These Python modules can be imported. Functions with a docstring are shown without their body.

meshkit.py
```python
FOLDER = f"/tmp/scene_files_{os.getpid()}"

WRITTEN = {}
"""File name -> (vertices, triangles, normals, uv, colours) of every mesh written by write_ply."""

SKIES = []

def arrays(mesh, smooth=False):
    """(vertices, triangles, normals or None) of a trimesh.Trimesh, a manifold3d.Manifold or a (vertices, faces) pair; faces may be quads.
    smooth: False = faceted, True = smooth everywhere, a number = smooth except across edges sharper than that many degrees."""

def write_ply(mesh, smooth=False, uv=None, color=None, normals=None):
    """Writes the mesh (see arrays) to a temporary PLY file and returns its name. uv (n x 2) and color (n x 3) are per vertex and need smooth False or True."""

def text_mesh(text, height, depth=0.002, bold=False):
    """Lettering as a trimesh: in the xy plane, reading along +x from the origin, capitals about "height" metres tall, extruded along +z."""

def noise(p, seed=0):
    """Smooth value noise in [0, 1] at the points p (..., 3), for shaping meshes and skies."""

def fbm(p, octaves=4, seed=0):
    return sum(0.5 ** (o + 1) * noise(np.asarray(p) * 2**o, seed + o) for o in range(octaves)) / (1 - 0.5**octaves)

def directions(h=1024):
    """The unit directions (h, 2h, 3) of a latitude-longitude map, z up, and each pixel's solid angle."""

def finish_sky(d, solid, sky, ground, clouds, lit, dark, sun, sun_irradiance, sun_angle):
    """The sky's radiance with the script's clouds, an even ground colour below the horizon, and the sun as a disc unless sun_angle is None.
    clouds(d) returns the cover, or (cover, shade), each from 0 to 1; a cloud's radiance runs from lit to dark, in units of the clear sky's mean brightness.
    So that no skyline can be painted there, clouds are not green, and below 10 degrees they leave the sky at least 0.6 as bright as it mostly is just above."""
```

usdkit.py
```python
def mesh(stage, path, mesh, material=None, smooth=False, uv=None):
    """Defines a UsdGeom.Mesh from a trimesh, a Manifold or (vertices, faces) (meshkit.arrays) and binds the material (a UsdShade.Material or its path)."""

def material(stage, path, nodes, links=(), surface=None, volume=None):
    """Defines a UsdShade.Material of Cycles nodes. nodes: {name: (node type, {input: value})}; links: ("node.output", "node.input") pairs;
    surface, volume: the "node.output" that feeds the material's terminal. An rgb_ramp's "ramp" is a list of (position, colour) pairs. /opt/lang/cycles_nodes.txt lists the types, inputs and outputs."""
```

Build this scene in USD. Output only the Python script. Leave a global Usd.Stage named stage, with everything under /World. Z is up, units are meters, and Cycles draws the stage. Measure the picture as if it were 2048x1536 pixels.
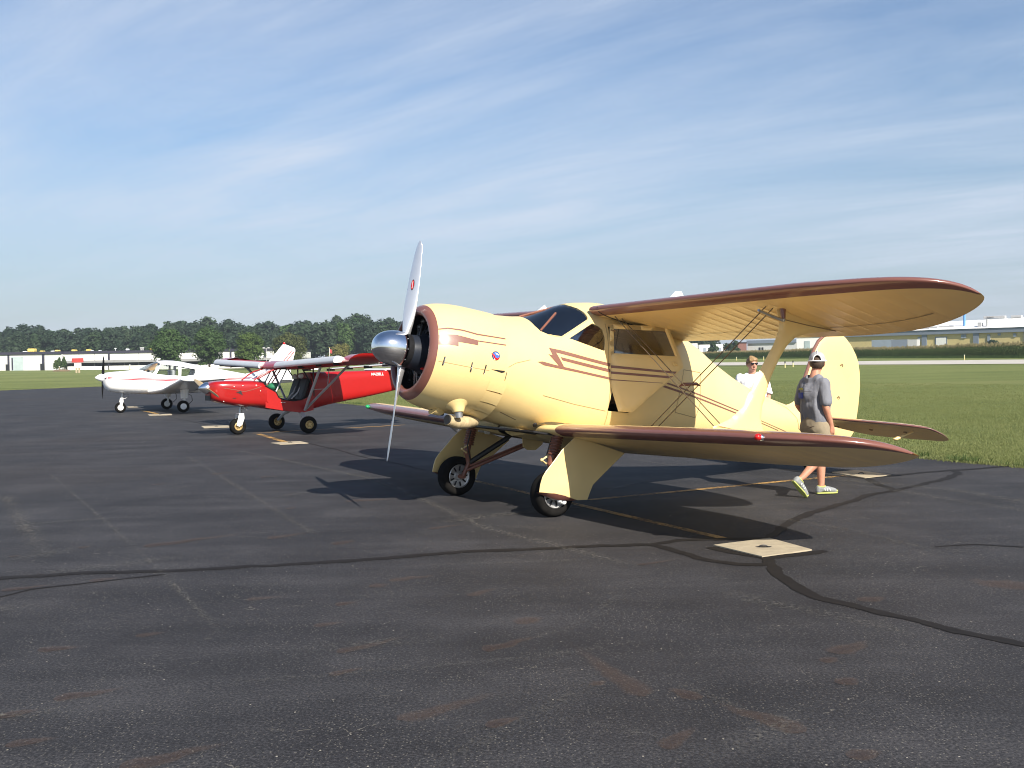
import math, random, os, numpy as np, trimesh, usdkit, meshkit
import manifold3d as m3
from pxr import Usd, UsdGeom, UsdLux, UsdShade, Sdf, Gf, Vt
from scipy.interpolate import PchipInterpolator as PI
from scipy.spatial import Delaunay, cKDTree
import shapely
from shapely.geometry import Polygon, LineString, Point

EXPOSURE, SUN_I, SKY_S = 0.85, 1.25, 0.06
SKY_CLOUD, SKY_HORIZON, SKY_TINT, SKY_COVER, SKY_HAZE = (6.3, 7.05, 8.3), (4.15, 4.85, 5.85), (1.04, 1.13, 1.25), 0.86, 0.75
HAZE_D = 0.00030
stage = Usd.Stage.CreateInMemory()
UsdGeom.SetStageUpAxis(stage, 'Z'); UsdGeom.SetStageMetersPerUnit(stage, 1.0)
UsdGeom.Xform.Define(stage, '/World'); UsdGeom.Scope.Define(stage, '/World/Looks')
D = math.pi / 180

# ---------------------------------------------------------------- camera
CAM_H, CAM_PITCH, CAM_ROLL, CAM_F = 1.723, -1.396, -0.921, 1916.15
cam = UsdGeom.Camera.Define(stage, '/World/camera')
cam.CreateHorizontalApertureAttr(36.0); cam.CreateVerticalApertureAttr(27.0)
cam.CreateFocalLengthAttr(CAM_F / 2048 * 36.0); cam.CreateClippingRangeAttr(Gf.Vec2f(0.05, 5000))
_cp, _sp, _cr, _sr = math.cos(CAM_PITCH*D), math.sin(CAM_PITCH*D), math.cos(CAM_ROLL*D), math.sin(CAM_ROLL*D)
_r, _u, _f = np.array([1., 0, 0]), np.array([0, -_sp, _cp]), np.array([0, _cp, _sp])
_X, _Y = _r*_cr + _u*_sr, -_r*_sr + _u*_cr
cam.AddTransformOp().Set(Gf.Matrix4d(*_X, 0, *_Y, 0, *(-_f), 0, 0, 0, CAM_H, 1))
cam.CreateExposureAttr(EXPOSURE)

# ---------------------------------------------------------------- sun and sky
SUN_AZ, SUN_EL = 28.4, 36.15
sun_dir = np.array([math.sin(SUN_AZ*D)*math.cos(SUN_EL*D), -math.cos(SUN_AZ*D)*math.cos(SUN_EL*D), math.sin(SUN_EL*D)])
sun = UsdLux.DistantLight.Define(stage, '/World/sun')
sun.CreateIntensityAttr(SUN_I); sun.CreateAngleAttr(0.53); sun.CreateNormalizeAttr(True); sun.CreateColorAttr(Gf.Vec3f(1.0, 0.93, 0.82))
_z = sun_dir; _x = np.cross([0, 0, 1.], _z); _x /= np.linalg.norm(_x); _y = np.cross(_z, _x)
sun.AddTransformOp().Set(Gf.Matrix4d(*_x, 0, *_y, 0, *_z, 0, 0, 0, 50, 1))

dome = UsdLux.DomeLight.Define(stage, '/World/sky')
CL = dict(a=SKY_CLOUD)
sky_mat = usdkit.material(stage, '/World/Looks/sky', {
    'sky': ('sky_texture', {'sky_type': 'single_scattering', 'sun_disc': False, 'sun_elevation': SUN_EL*D, 'sun_rotation': math.atan2(sun_dir[0], sun_dir[1]),
                            'altitude': 200.0, 'air_density': 1.15, 'aerosol_density': 0.8, 'ozone_density': 2.0}),
    'tc': ('texture_coordinate', {}),
    'xyz': ('separate_xyz', {}),
    'den': ('math', {'math_type': 'add', 'value2': 0.10}),
    'denm': ('math', {'math_type': 'maximum', 'value2': 0.05}),
    'px': ('math', {'math_type': 'divide'}), 'py': ('math', {'math_type': 'divide'}),
    'pl': ('combine_xyz', {'z': 0.0}),
    'rot': ('vector_rotate', {'rotate_type': 'z_axis', 'angle': .62}), 'map': ('mapping', {'mapping_type': 'point', 'scale': (0.42, 1.10, 1.0), 'location': (3.1, 1.7, 0)}),
    'n1': ('noise_texture', {'scale': 1.5, 'detail': 9.0, 'roughness': 0.58, 'distortion': 0.55}),
    'map2': ('mapping', {'mapping_type': 'point', 'scale': (0.32, 0.42, 1.0), 'location': (0.4, 5.2, 0)}),
    'n2': ('noise_texture', {'scale': 1.1, 'detail': 4.0, 'roughness': 0.5, 'distortion': 0.3}),
    'map3': ('mapping', {'mapping_type': 'point', 'scale': (0.7, 3.4, 1.0), 'location': (0.4, 2.2, 0)}),
    'n3': ('noise_texture', {'scale': 1.6, 'detail': 5.0, 'roughness': 0.6, 'distortion': 0.25}),
    'r1': ('map_range', {'from_min': 0.30, 'from_max': 0.66, 'to_min': 0.0, 'to_max': 1.0, 'clamp': True}),
    'r2': ('map_range', {'from_min': 0.32, 'from_max': 0.66, 'to_min': 0.15, 'to_max': 1.0, 'clamp': True}),
    'r3': ('map_range', {'from_min': 0.30, 'from_max': 0.75, 'to_min': 0.62, 'to_max': 1.15, 'clamp': True}),
    'el': ('map_range', {'from_min': .36, 'from_max': .80, 'to_min': 1.0, 'to_max': .12, 'clamp': True, 'range_type': 'smoothstep'}), 'me': ('math', {'math_type': 'multiply'}), 'm': ('math', {'math_type': 'multiply'}), 'm3': ('math', {'math_type': 'multiply'}),
    'amt': ('math', {'math_type': 'multiply', 'value2': SKY_COVER, 'use_clamp': True}),
    'hz': ('map_range', {'from_min': -0.02, 'from_max': 0.34, 'to_min': SKY_HAZE, 'to_max': 0.0, 'clamp': True, 'range_type': 'smoothstep'}),
    'mixh': ('mix_color', {'b': SKY_HORIZON}),
    'mixc': ('mix_color', {'b': SKY_CLOUD}),
    'tint': ('mix_color', {'blend_type': 'multiply', 'fac': 1.0, 'b': SKY_TINT, 'use_clamp': False}),
    'bg': ('background_shader', {'strength': SKY_S})},
    [('tc.generated', 'xyz.vector'), ('xyz.z', 'den.value1'), ('den.value', 'denm.value1'), ('xyz.x', 'px.value1'), ('denm.value', 'px.value2'),
     ('xyz.y', 'py.value1'), ('denm.value', 'py.value2'), ('px.value', 'pl.x'), ('py.value', 'pl.y'),
     ('pl.vector', 'rot.vector'), ('rot.vector', 'map.vector'), ('map.vector', 'n1.vector'), ('rot.vector', 'map2.vector'), ('map2.vector', 'n2.vector'), ('rot.vector', 'map3.vector'), ('map3.vector', 'n3.vector'),
     ('n1.fac', 'r1.value'), ('n2.fac', 'r2.value'), ('n3.fac', 'r3.value'), ('r1.result', 'm.value1'), ('r2.result', 'm.value2'), ('m.value', 'm3.value1'), ('r3.result', 'm3.value2'), ('m3.value', 'me.value1'), ('xyz.z', 'el.value'), ('el.result', 'me.value2'), ('me.value', 'amt.value1'),
     ('xyz.z', 'hz.value'), ('hz.result', 'mixh.fac'), ('sky.color', 'tint.a'), ('tint.result', 'mixh.a'), ('mixh.result', 'mixc.a'), ('amt.value', 'mixc.fac'), ('mixc.result', 'bg.color')],
    surface='bg.background')
UsdShade.MaterialBindingAPI.Apply(dome.GetPrim()).Bind(sky_mat)
dome.GetPrim().SetCustomDataByKey('kind', 'structure')

# ---------------------------------------------------------------- naming helpers
_count = {}
def numbered(parent, name):
    k = (str(parent), name); n = _count.get(k, 0); _count[k] = n + 1
    return name if n == 0 else '%s_%03d' % (name, n)
def _path(parent): return '/World' if parent is None else str(parent.GetPath())
def tag(o, label=None, cat=None, group=None, kind=None):
    o = o if isinstance(o, Usd.Prim) else o.GetPrim()
    for k, v in (('label', label), ('category', cat), ('group', group), ('kind', kind)):
        if v: o.SetCustomDataByKey(k, v)
    return o
def obj(name, mesh, mat, parent=None, smooth=30, label=None, kind=None):
    p = _path(parent); m = usdkit.mesh(stage, p + '/' + numbered(p, name), mesh, MAT[mat] if isinstance(mat, str) else mat, smooth=smooth)
    return tag(m, label, kind=kind)
def thing(name, label, cat, loc=(0, 0, 0), rotz=0, group=None, mat4=None):
    x = UsdGeom.Xform.Define(stage, '/World/' + numbered('/World', name))
    if mat4 is not None: x.AddTransformOp().Set(mat4)
    else:
        x.AddTranslateOp().Set(Gf.Vec3d(*map(float, loc))); x.AddRotateZOp().Set(float(math.degrees(rotz)))
    return tag(x, label, cat, group)
def dup(root, loc, rotz, label, group=None, scale=None):
    base = root.GetName(); base = base[:-4] if base[-4:-3] == '_' and base[-3:].isdigit() else base
    x = UsdGeom.Xform.Define(stage, '/World/' + numbered('/World', base)); o = x.GetPrim()
    o.GetReferences().AddInternalReference(root.GetPath()); o.SetInstanceable(True)
    x.ClearXformOpOrder()
    t = x.GetPrim().GetAttribute('xformOp:translate'); x.AddTranslateOp().Set(Gf.Vec3d(*map(float, loc))); x.AddRotateZOp().Set(float(math.degrees(rotz)))
    if scale: x.AddScaleOp().Set(Gf.Vec3f(*map(float, scale)))
    return tag(o, label, root.GetCustomDataByKey('category'), group or root.GetCustomDataByKey('group'))

# ---------------------------------------------------------------- mesh helpers
def cat(*ms): return trimesh.util.concatenate([m for m in ms])
def tm(v, f): return trimesh.Trimesh(np.asarray(v, float), np.asarray(f, int), process=False)
def box(sx, sy, sz, c=(0, 0, 0), ch=0.0):
    if ch <= 0:
        b = trimesh.creation.box((sx, sy, sz)); b.apply_translation(c); return b
    x, y, z = sx/2, sy/2, sz/2
    pts = [(i*(x - (0 if k == 0 else ch)), j*(y - (0 if k == 1 else ch)), l*(z - (0 if k == 2 else ch))) for k in range(3) for i in (-1, 1) for j in (-1, 1) for l in (-1, 1)]
    h = trimesh.convex.convex_hull(np.array(pts)); h.apply_translation(c); return h
def tube(pts, r, n=10, caps=True):
    pts = np.asarray(pts, float); rs = np.broadcast_to(np.asarray(r, float), len(pts))
    t = np.gradient(pts, axis=0); t /= np.linalg.norm(t, axis=1)[:, None] + 1e-12
    a = np.array([0, 0, 1.]) if abs(t[0][2]) < .9 else np.array([1., 0, 0])
    V = []
    u = np.cross(t[0], a); u /= np.linalg.norm(u)
    for p, d, rr in zip(pts, t, rs):
        u = u - d*(u @ d); u /= np.linalg.norm(u) + 1e-12; w = np.cross(d, u)
        ang = np.arange(n)/n*2*math.pi
        V.append(p + rr*(np.cos(ang)[:, None]*u + np.sin(ang)[:, None]*w))
    V = np.vstack(V); F = []
    m = len(pts)
    i = np.arange(n); j = (i + 1) % n
    for k in range(m - 1):
        F += list(np.stack([k*n + i, k*n + j, (k+1)*n + j], 1)) + list(np.stack([k*n + i, (k+1)*n + j, (k+1)*n + i], 1))
    if caps:
        V = np.vstack([V, pts[0], pts[-1]])
        F += list(np.stack([np.full(n, len(V)-2), j, i], 1)) + list(np.stack([np.full(n, len(V)-1), (m-1)*n + i, (m-1)*n + j], 1))
    return tm(V, F)
def grid(P, closeu=False, closev=False):
    """P (nu, nv, 3) -> quads"""
    nu, nv = P.shape[:2]; I = np.arange(nu*nv).reshape(nu, nv)
    if closeu: I = np.vstack([I, I[:1]])
    if closev: I = np.hstack([I, I[:, :1]])
    a, b, c, d = I[:-1, :-1].ravel(), I[1:, :-1].ravel(), I[1:, 1:].ravel(), I[:-1, 1:].ravel()
    return tm(P.reshape(-1, 3), np.vstack([np.stack([a, b, c], 1), np.stack([a, c, d], 1)]))
def revolve(prof, n=48, axis='x'):
    """prof: (along, radius) pairs"""
    prof = np.asarray(prof, float); a = np.arange(n)/n*2*math.pi
    P = np.stack([np.repeat(prof[:, :1], n, 1), prof[:, 1:]*np.cos(a), prof[:, 1:]*np.sin(a)], -1)
    if axis == 'y': P = P[..., [1, 0, 2]]
    if axis == 'z': P = P[..., [1, 2, 0]]
    m = grid(P, closev=True)
    return m
def tri_poly(poly, h):
    """Delaunay triangulation of a shapely polygon with points about h apart: (n,2) points, faces"""
    poly = poly if isinstance(poly, Polygon) else Polygon(poly)
    if not poly.is_valid: poly = poly.buffer(0)
    if poly.geom_type != 'Polygon': poly = max(poly.geoms, key=lambda g: g.area)
    pts = []
    for ring in [poly.exterior, *poly.interiors]:
        c = np.array(ring.coords)
        for a, b in zip(c[:-1], c[1:]):
            k = max(1, int(math.ceil(np.linalg.norm(b - a)/h)))
            pts += [a + (b - a)*i/k for i in range(k)]
    nb = len(pts)
    x0, y0, x1, y1 = poly.bounds
    gx, gy = np.meshgrid(np.arange(x0, x1, h), np.arange(y0, y1, h*.87)); gx[1::2] += h/2
    g = np.stack([gx.ravel(), gy.ravel()], 1)
    inner = poly.buffer(-h*.45)
    if not inner.is_empty:
        keep = shapely.contains_xy(inner, g[:, 0], g[:, 1]); pts = np.vstack([np.array(pts), g[keep]])
    pts = np.array(pts)
    t = Delaunay(pts).simplices; c = pts[t].mean(1)
    ok = shapely.contains_xy(poly, c[:, 0], c[:, 1]); t = t[ok]
    e1, e2 = pts[t[:, 1]] - pts[t[:, 0]], pts[t[:, 2]] - pts[t[:, 0]]
    cr = e1[:, 0]*e2[:, 1] - e1[:, 1]*e2[:, 0]
    t = t[np.abs(cr) > 1e-9]; cr = cr[np.abs(cr) > 1e-9]
    t[cr < 0] = t[cr < 0][:, ::-1]
    return pts, t, poly
def smooth_poly(pts, n=6):
    """closed Catmull-Rom through pts"""
    p = np.asarray(pts, float); out = []; m = len(p)
    for i in range(m):
        a, b, c, d = p[i-1], p[i], p[(i+1) % m], p[(i+2) % m]
        for t in np.arange(n)/n:
            out.append(.5*((2*b) + (c-a)*t + (2*a-5*b+4*c-d)*t*t + (3*b-a-3*c+d)*t**3))
    return np.array(out)
def pillow(poly, tmax, edge, h, tfun=None):
    """a thin rounded solid over a polygon in (a, b): returns (a, thickness, b) trimesh"""
    pts, t, poly = tri_poly(poly, h)
    lines = shapely.linestrings(np.array(poly.exterior.coords))
    d = shapely.distance(lines, shapely.points(pts))
    for r in poly.interiors: d = np.minimum(d, shapely.distance(shapely.linestrings(np.array(r.coords)), shapely.points(pts)))
    th = tmax if tfun is None else np.array([tfun(*q) for q in pts])
    w = th*np.sqrt(np.maximum(0, 1 - (1 - np.minimum(d/edge, 1))**2))
    n = len(pts)
    V = np.vstack([np.stack([pts[:, 0], w, pts[:, 1]], 1), np.stack([pts[:, 0], -w, pts[:, 1]], 1)])
    m = tm(V, np.vstack([t[:, ::-1], t + n])); m.merge_vertices(); return m
def plate(poly, th, h=None):
    """flat plate of a polygon in (a, b), thickness along the middle axis, hard edges"""
    poly = poly if isinstance(poly, Polygon) else Polygon(poly)
    m = trimesh.creation.extrude_polygon(poly, th, engine='earcut'); v = m.vertices
    return tm(np.stack([v[:, 0], th/2 - v[:, 2], v[:, 1]], 1), m.faces)
def man(m):
    m = m.copy(); m.merge_vertices(); trimesh.repair.fix_winding(m)
    if m.volume < 0: m.invert()
    return m3.Manifold(m3.Mesh(np.asarray(m.vertices, np.float32), np.asarray(m.faces, np.uint32)))
def unman(M):
    q = M.to_mesh(); return tm(q.vert_properties[:, :3], q.tri_verts)
def sphere(c, r, sub=2, sc=(1, 1, 1)):
    s = trimesh.creation.icosphere(sub, 1.0); s.apply_scale(np.array(sc)*r); s.apply_translation(c); return s
def cyl(p, q, r, n=16): return tube([p, q], r, n)
def wheel_tyre(R, w, n=40, rim=.55):
    """tyre about the y axis"""
    a = np.linspace(0, 2*math.pi, 17)[:-1]; hr = R*(1-rim)/2; c = R - hr
    prof = [(w/2*np.sign(math.cos(x))*abs(math.cos(x))**.75, c + hr*np.sign(math.sin(x))*abs(math.sin(x))**.85) for x in a]
    P = np.array(prof); an = np.arange(n)/n*2*math.pi
    G = np.stack([P[:, 1:]*np.cos(an), np.repeat(P[:, :1], n, 1), P[:, 1:]*np.sin(an)], -1)
    return grid(G, closeu=True, closev=True)

# ---------------------------------------------------------------- materials
MAT = {}
def paint(name, col, rough=.35, coat=0.0, metal=0.0, var=0.0, vs=6.0, bump=0.0, bs=40.0, spec=.5, coord='geo', **kw):
    n = {'p': ('principled_bsdf', {'base_color': col, 'roughness': rough, 'metallic': metal, 'coat_weight': coat, 'coat_roughness': .06, 'specular_ior_level': spec, **kw})}; l = []
    if var or bump:
        n['c'] = ('geometry', {}) if coord == 'geo' else ('texture_coordinate', {}); src = 'c.position' if coord == 'geo' else 'c.object'
    if var:
        n['n'] = ('noise_texture', {'scale': vs, 'detail': 5.0, 'roughness': .6}); l.append((src, 'n.vector'))
        n['r'] = ('rgb_ramp', {'ramp': [(.25, tuple(c*(1-var) for c in col)), (.75, tuple(min(1, c*(1+var)) for c in col))]})
        l += [('n.fac', 'r.fac'), ('r.color', 'p.base_color')]
    if bump:
        n['nb'] = ('noise_texture', {'scale': bs, 'detail': 3.0}); n['b'] = ('bump', {'strength': 1.0, 'distance': bump})
        l += [(src, 'nb.vector'), ('nb.fac', 'b.height'), ('b.normal', 'p.normal')]
    MAT[name] = usdkit.material(stage, '/World/Looks/' + name, n, l, surface='p.BSDF'); return MAT[name]

def foliage(name, c0, c1, c2, trans=.3):
    MAT[name] = usdkit.material(stage, '/World/Looks/' + name, {
        'g': ('geometry', {}), 'oi': ('object_info', {}),
        'n': ('noise_texture', {'scale': .35, 'detail': 3.0}),
        'a': ('math', {'math_type': 'multiply', 'value2': .45}), 'b': ('math', {'math_type': 'multiply_add', 'value2': .35}), 'c': ('math', {'math_type': 'multiply_add', 'value2': .40}),
        'r': ('rgb_ramp', {'ramp': [(.2, c0), (.55, c1), (.9, c2)]}),
        'p': ('principled_bsdf', {'roughness': .6, 'specular_ior_level': .25}), 't': ('translucent_bsdf', {}), 'm': ('mix_closure', {'fac': trans})},
        [('g.random_per_island', 'a.value1'), ('oi.random', 'b.value1'), ('a.value', 'b.value3'), ('g.position', 'n.vector'), ('n.fac', 'c.value1'), ('b.value', 'c.value3'), ('c.value', 'r.fac'), ('r.color', 'p.base_color'), ('r.color', 't.color'),
         ('p.BSDF', 'm.closure1'), ('t.BSDF', 'm.closure2')], surface='m.closure')

CREAM = (.73, .55, .245)
paint('cream', CREAM, .36, coat=.12, var=.05, vs=2.5)
paint('cream_fabric', (.71, .515, .235), .36, coat=.12, var=.04, vs=3.0)
paint('brown', (.175, .070, .053), .28, coat=.4, var=.06, vs=3.0)
paint('stripe_brown', (.195, .090, .066), .34, coat=.15)
paint('seam', (.22, .15, .08), .6)
paint('dark', (.012, .012, .014), .5)
paint('engine_black', (.018, .018, .02), .38, var=.3, vs=20, metal=.3)
paint('engine_blue', (.016, .02, .03), .35)
paint('lining', (.045, .038, .034), .7, var=.15)
paint('leather', (.085, .055, .04), .5, var=.2, vs=12)
paint('chrome', (.86, .86, .87), .085, metal=1.0)
paint('blade_metal', (.82, .82, .83), .36, metal=.75, var=.05, vs=5)
paint('steel', (.45, .45, .46), .35, metal=.9, var=.1)
paint('alloy', (.55, .55, .55), .4, metal=.7, var=.1, vs=25)
paint('tyre', (.011, .0105, .010), .9, spec=.04, var=.35, vs=14, bump=.002, bs=60)
paint('gear_brown', (.20, .075, .045), .38, var=.2, vs=20)
paint('wire', (.10, .07, .045), .5)
paint('white_paint', (.80, .80, .79), .28, coat=.35, var=.03, vs=3)
paint('grey_paint', (.42, .42, .42), .4, var=.08)
paint('red_paint', (.31, .007, .006), .24, coat=.5, var=.05, vs=3)
paint('red_panel', (.36, .006, .005), .42, coat=.06, var=.05, vs=3)
paint('lens_red', (.55, .012, .01), .1, coat=.6)
paint('lens_green', (.02, .3, .1), .1, coat=.6)
paint('silver_skin', (.62, .63, .64), .35, metal=.3, var=.05)
paint('gold_rim', (.50, .36, .15), .4, metal=.4)
paint('white_mark', (.8, .8, .78), .4)
paint('blue_mark', (.05, .12, .42), .4)
paint('black_rubber', (.02, .02, .02), .6)
paint('green_bag', (.02, .20, .09), .6)
MAT['glass'] = usdkit.material(stage, '/World/Looks/glass', {
    'f': ('fresnel', {'IOR': 1.5}), 'fm': ('math', {'math_type': 'multiply_add', 'value2': .9, 'value3': .11, 'use_clamp': True}), 't': ('transparent_bsdf', {'color': (.62, .66, .68)}), 'g': ('glossy_bsdf', {'color': (1, 1, 1), 'roughness': .02}), 'm': ('mix_closure', {})},
    [('f.fac', 'fm.value1'), ('fm.value', 'm.fac'), ('t.BSDF', 'm.closure1'), ('g.BSDF', 'm.closure2')], surface='m.closure')
MAT['door_glass'] = usdkit.material(stage, '/World/Looks/door_glass', {'f': ('fresnel', {'IOR': 1.5}), 'fm': ('math', {'math_type': 'multiply_add', 'value2': .9, 'value3': .10, 'use_clamp': True}), 't': ('transparent_bsdf', {'color': (.50, .53, .56)}), 'g': ('glossy_bsdf', {'color': (1, 1, 1), 'roughness': .05}), 'm': ('mix_closure', {})},
    [('f.fac', 'fm.value1'), ('fm.value', 'm.fac'), ('t.BSDF', 'm.closure1'), ('g.BSDF', 'm.closure2')], surface='m.closure')
paint('weathered', (.42, .33, .19), .6, var=.35, vs=18)
MAT['clear_glass'] = usdkit.material(stage, '/World/Looks/clear_glass', {
    'f': ('fresnel', {'IOR': 1.45}), 'fm': ('math', {'math_type': 'multiply', 'value2': .45}), 't': ('transparent_bsdf', {'color': (.88, .9, .9)}), 'g': ('glossy_bsdf', {'color': (1, 1, 1), 'roughness': .03}), 'm': ('mix_closure', {})},
    [('f.fac', 'fm.value1'), ('fm.value', 'm.fac'), ('t.BSDF', 'm.closure1'), ('g.BSDF', 'm.closure2')], surface='m.closure')

# ================================================================ the setting
rng = np.random.default_rng(7)
_A = np.array([7.68, 14.38]); _uR = np.array([-14.79, 26.69]); _uR /= np.linalg.norm(_uR); _nR = np.array([_uR[1], -_uR[0]])
_B = np.array([-41.0, 76.0]); _uL = np.array([3.9, 9.5]); _uL /= np.linalg.norm(_uL); _nL = np.array([-_uL[1], _uL[0]])
def edge_dist(x, y):
    dR = (x-_A[0])*_nR[0] + (y-_A[1])*_nR[1]; dL = (x-_B[0])*_nL[0] + (y-_B[1])*_nL[1]
    return dR, dL
def terrain(x, y):
    x = np.asarray(x, float); y = np.asarray(y, float)
    dR, dL = edge_dist(x, y)
    d = np.maximum(.0124*dR, .0079*dL); z = np.maximum(d, 0)
    z = np.where(z < 1.15, z, 1.15 + .30*(1 - np.exp(-(z - 1.15)/.30)))
    m = np.maximum(dR, dL)
    return np.where(m < 0, -.06, np.minimum(-.06 + .16*m, z + .0) if False else np.where(m < .6, -.06 + m*.10 + 0*z, z))
def band(near, far, step, grow):
    c = list(np.arange(near[0], near[1] + step/2, step)); s = step
    while c[-1] < far: s *= grow; c.append(c[-1] + s)
    s = step; a = [c[0]]
    while a[-1] > -far: s *= grow; a.append(a[-1] - s)
    return np.array(a[:0:-1] + c)
gx, gy = band((-62, 40), 2600, .6, 1.13), band((2, 100), 2600, .6, 1.13)
GX, GY = np.meshgrid(gx, gy, indexing='ij')
grass_green = (.155, .178, .060)
MAT['turf'] = usdkit.material(stage, '/World/Looks/turf', {
    'g': ('geometry', {}),
    'map': ('mapping', {'mapping_type': 'point', 'rotation': (0, 0, 1.04), 'scale': (.05, .55, 1)}),
    'ns': ('noise_texture', {'scale': .55, 'detail': 3.0, 'roughness': .55}), 'nl': ('noise_texture', {'scale': .07, 'detail': 5.0, 'roughness': .62}), 'nf': ('noise_texture', {'scale': 9.0, 'detail': 6.0, 'roughness': .75}),
    'w': ('noise_texture', {'scale': 55.0, 'detail': 2.0, 'roughness': .7}),
    'a': ('math', {'math_type': 'multiply_add', 'value2': .75}), 'a2': ('math', {'math_type': 'multiply_add', 'value2': .40, 'value3': -.25}), 'a3': ('math', {'math_type': 'multiply_add', 'value2': .25}),
    'r': ('rgb_ramp', {'ramp': [(.30, (.12, .15, .05)), (.48, (.168, .196, .066)), (.62, (.198, .212, .078)), (.80, (.225, .195, .098))]}),
    'b': ('bump', {'strength': 1.0, 'distance': .05}), 'p': ('principled_bsdf', {'roughness': .9, 'specular_ior_level': .1})},
    [('g.position', 'map.vector'), ('map.vector', 'ns.vector'), ('g.position', 'nl.vector'), ('g.position', 'nf.vector'), ('g.position', 'w.vector'), ('ns.fac', 'a2.value1'), ('a2.value', 'a3.value3'), ('nl.fac', 'a.value1'),
     ('nf.fac', 'a3.value1'), ('a3.value', 'a.value3'), ('a.value', 'r.fac'), ('r.color', 'p.base_color'), ('w.fac', 'b.height'), ('b.normal', 'p.normal')], surface='p.BSDF')
tag(obj('grass_field', grid(np.stack([GX, GY, terrain(GX, GY)], -1)), 'turf', smooth=True), kind='structure')

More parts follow.
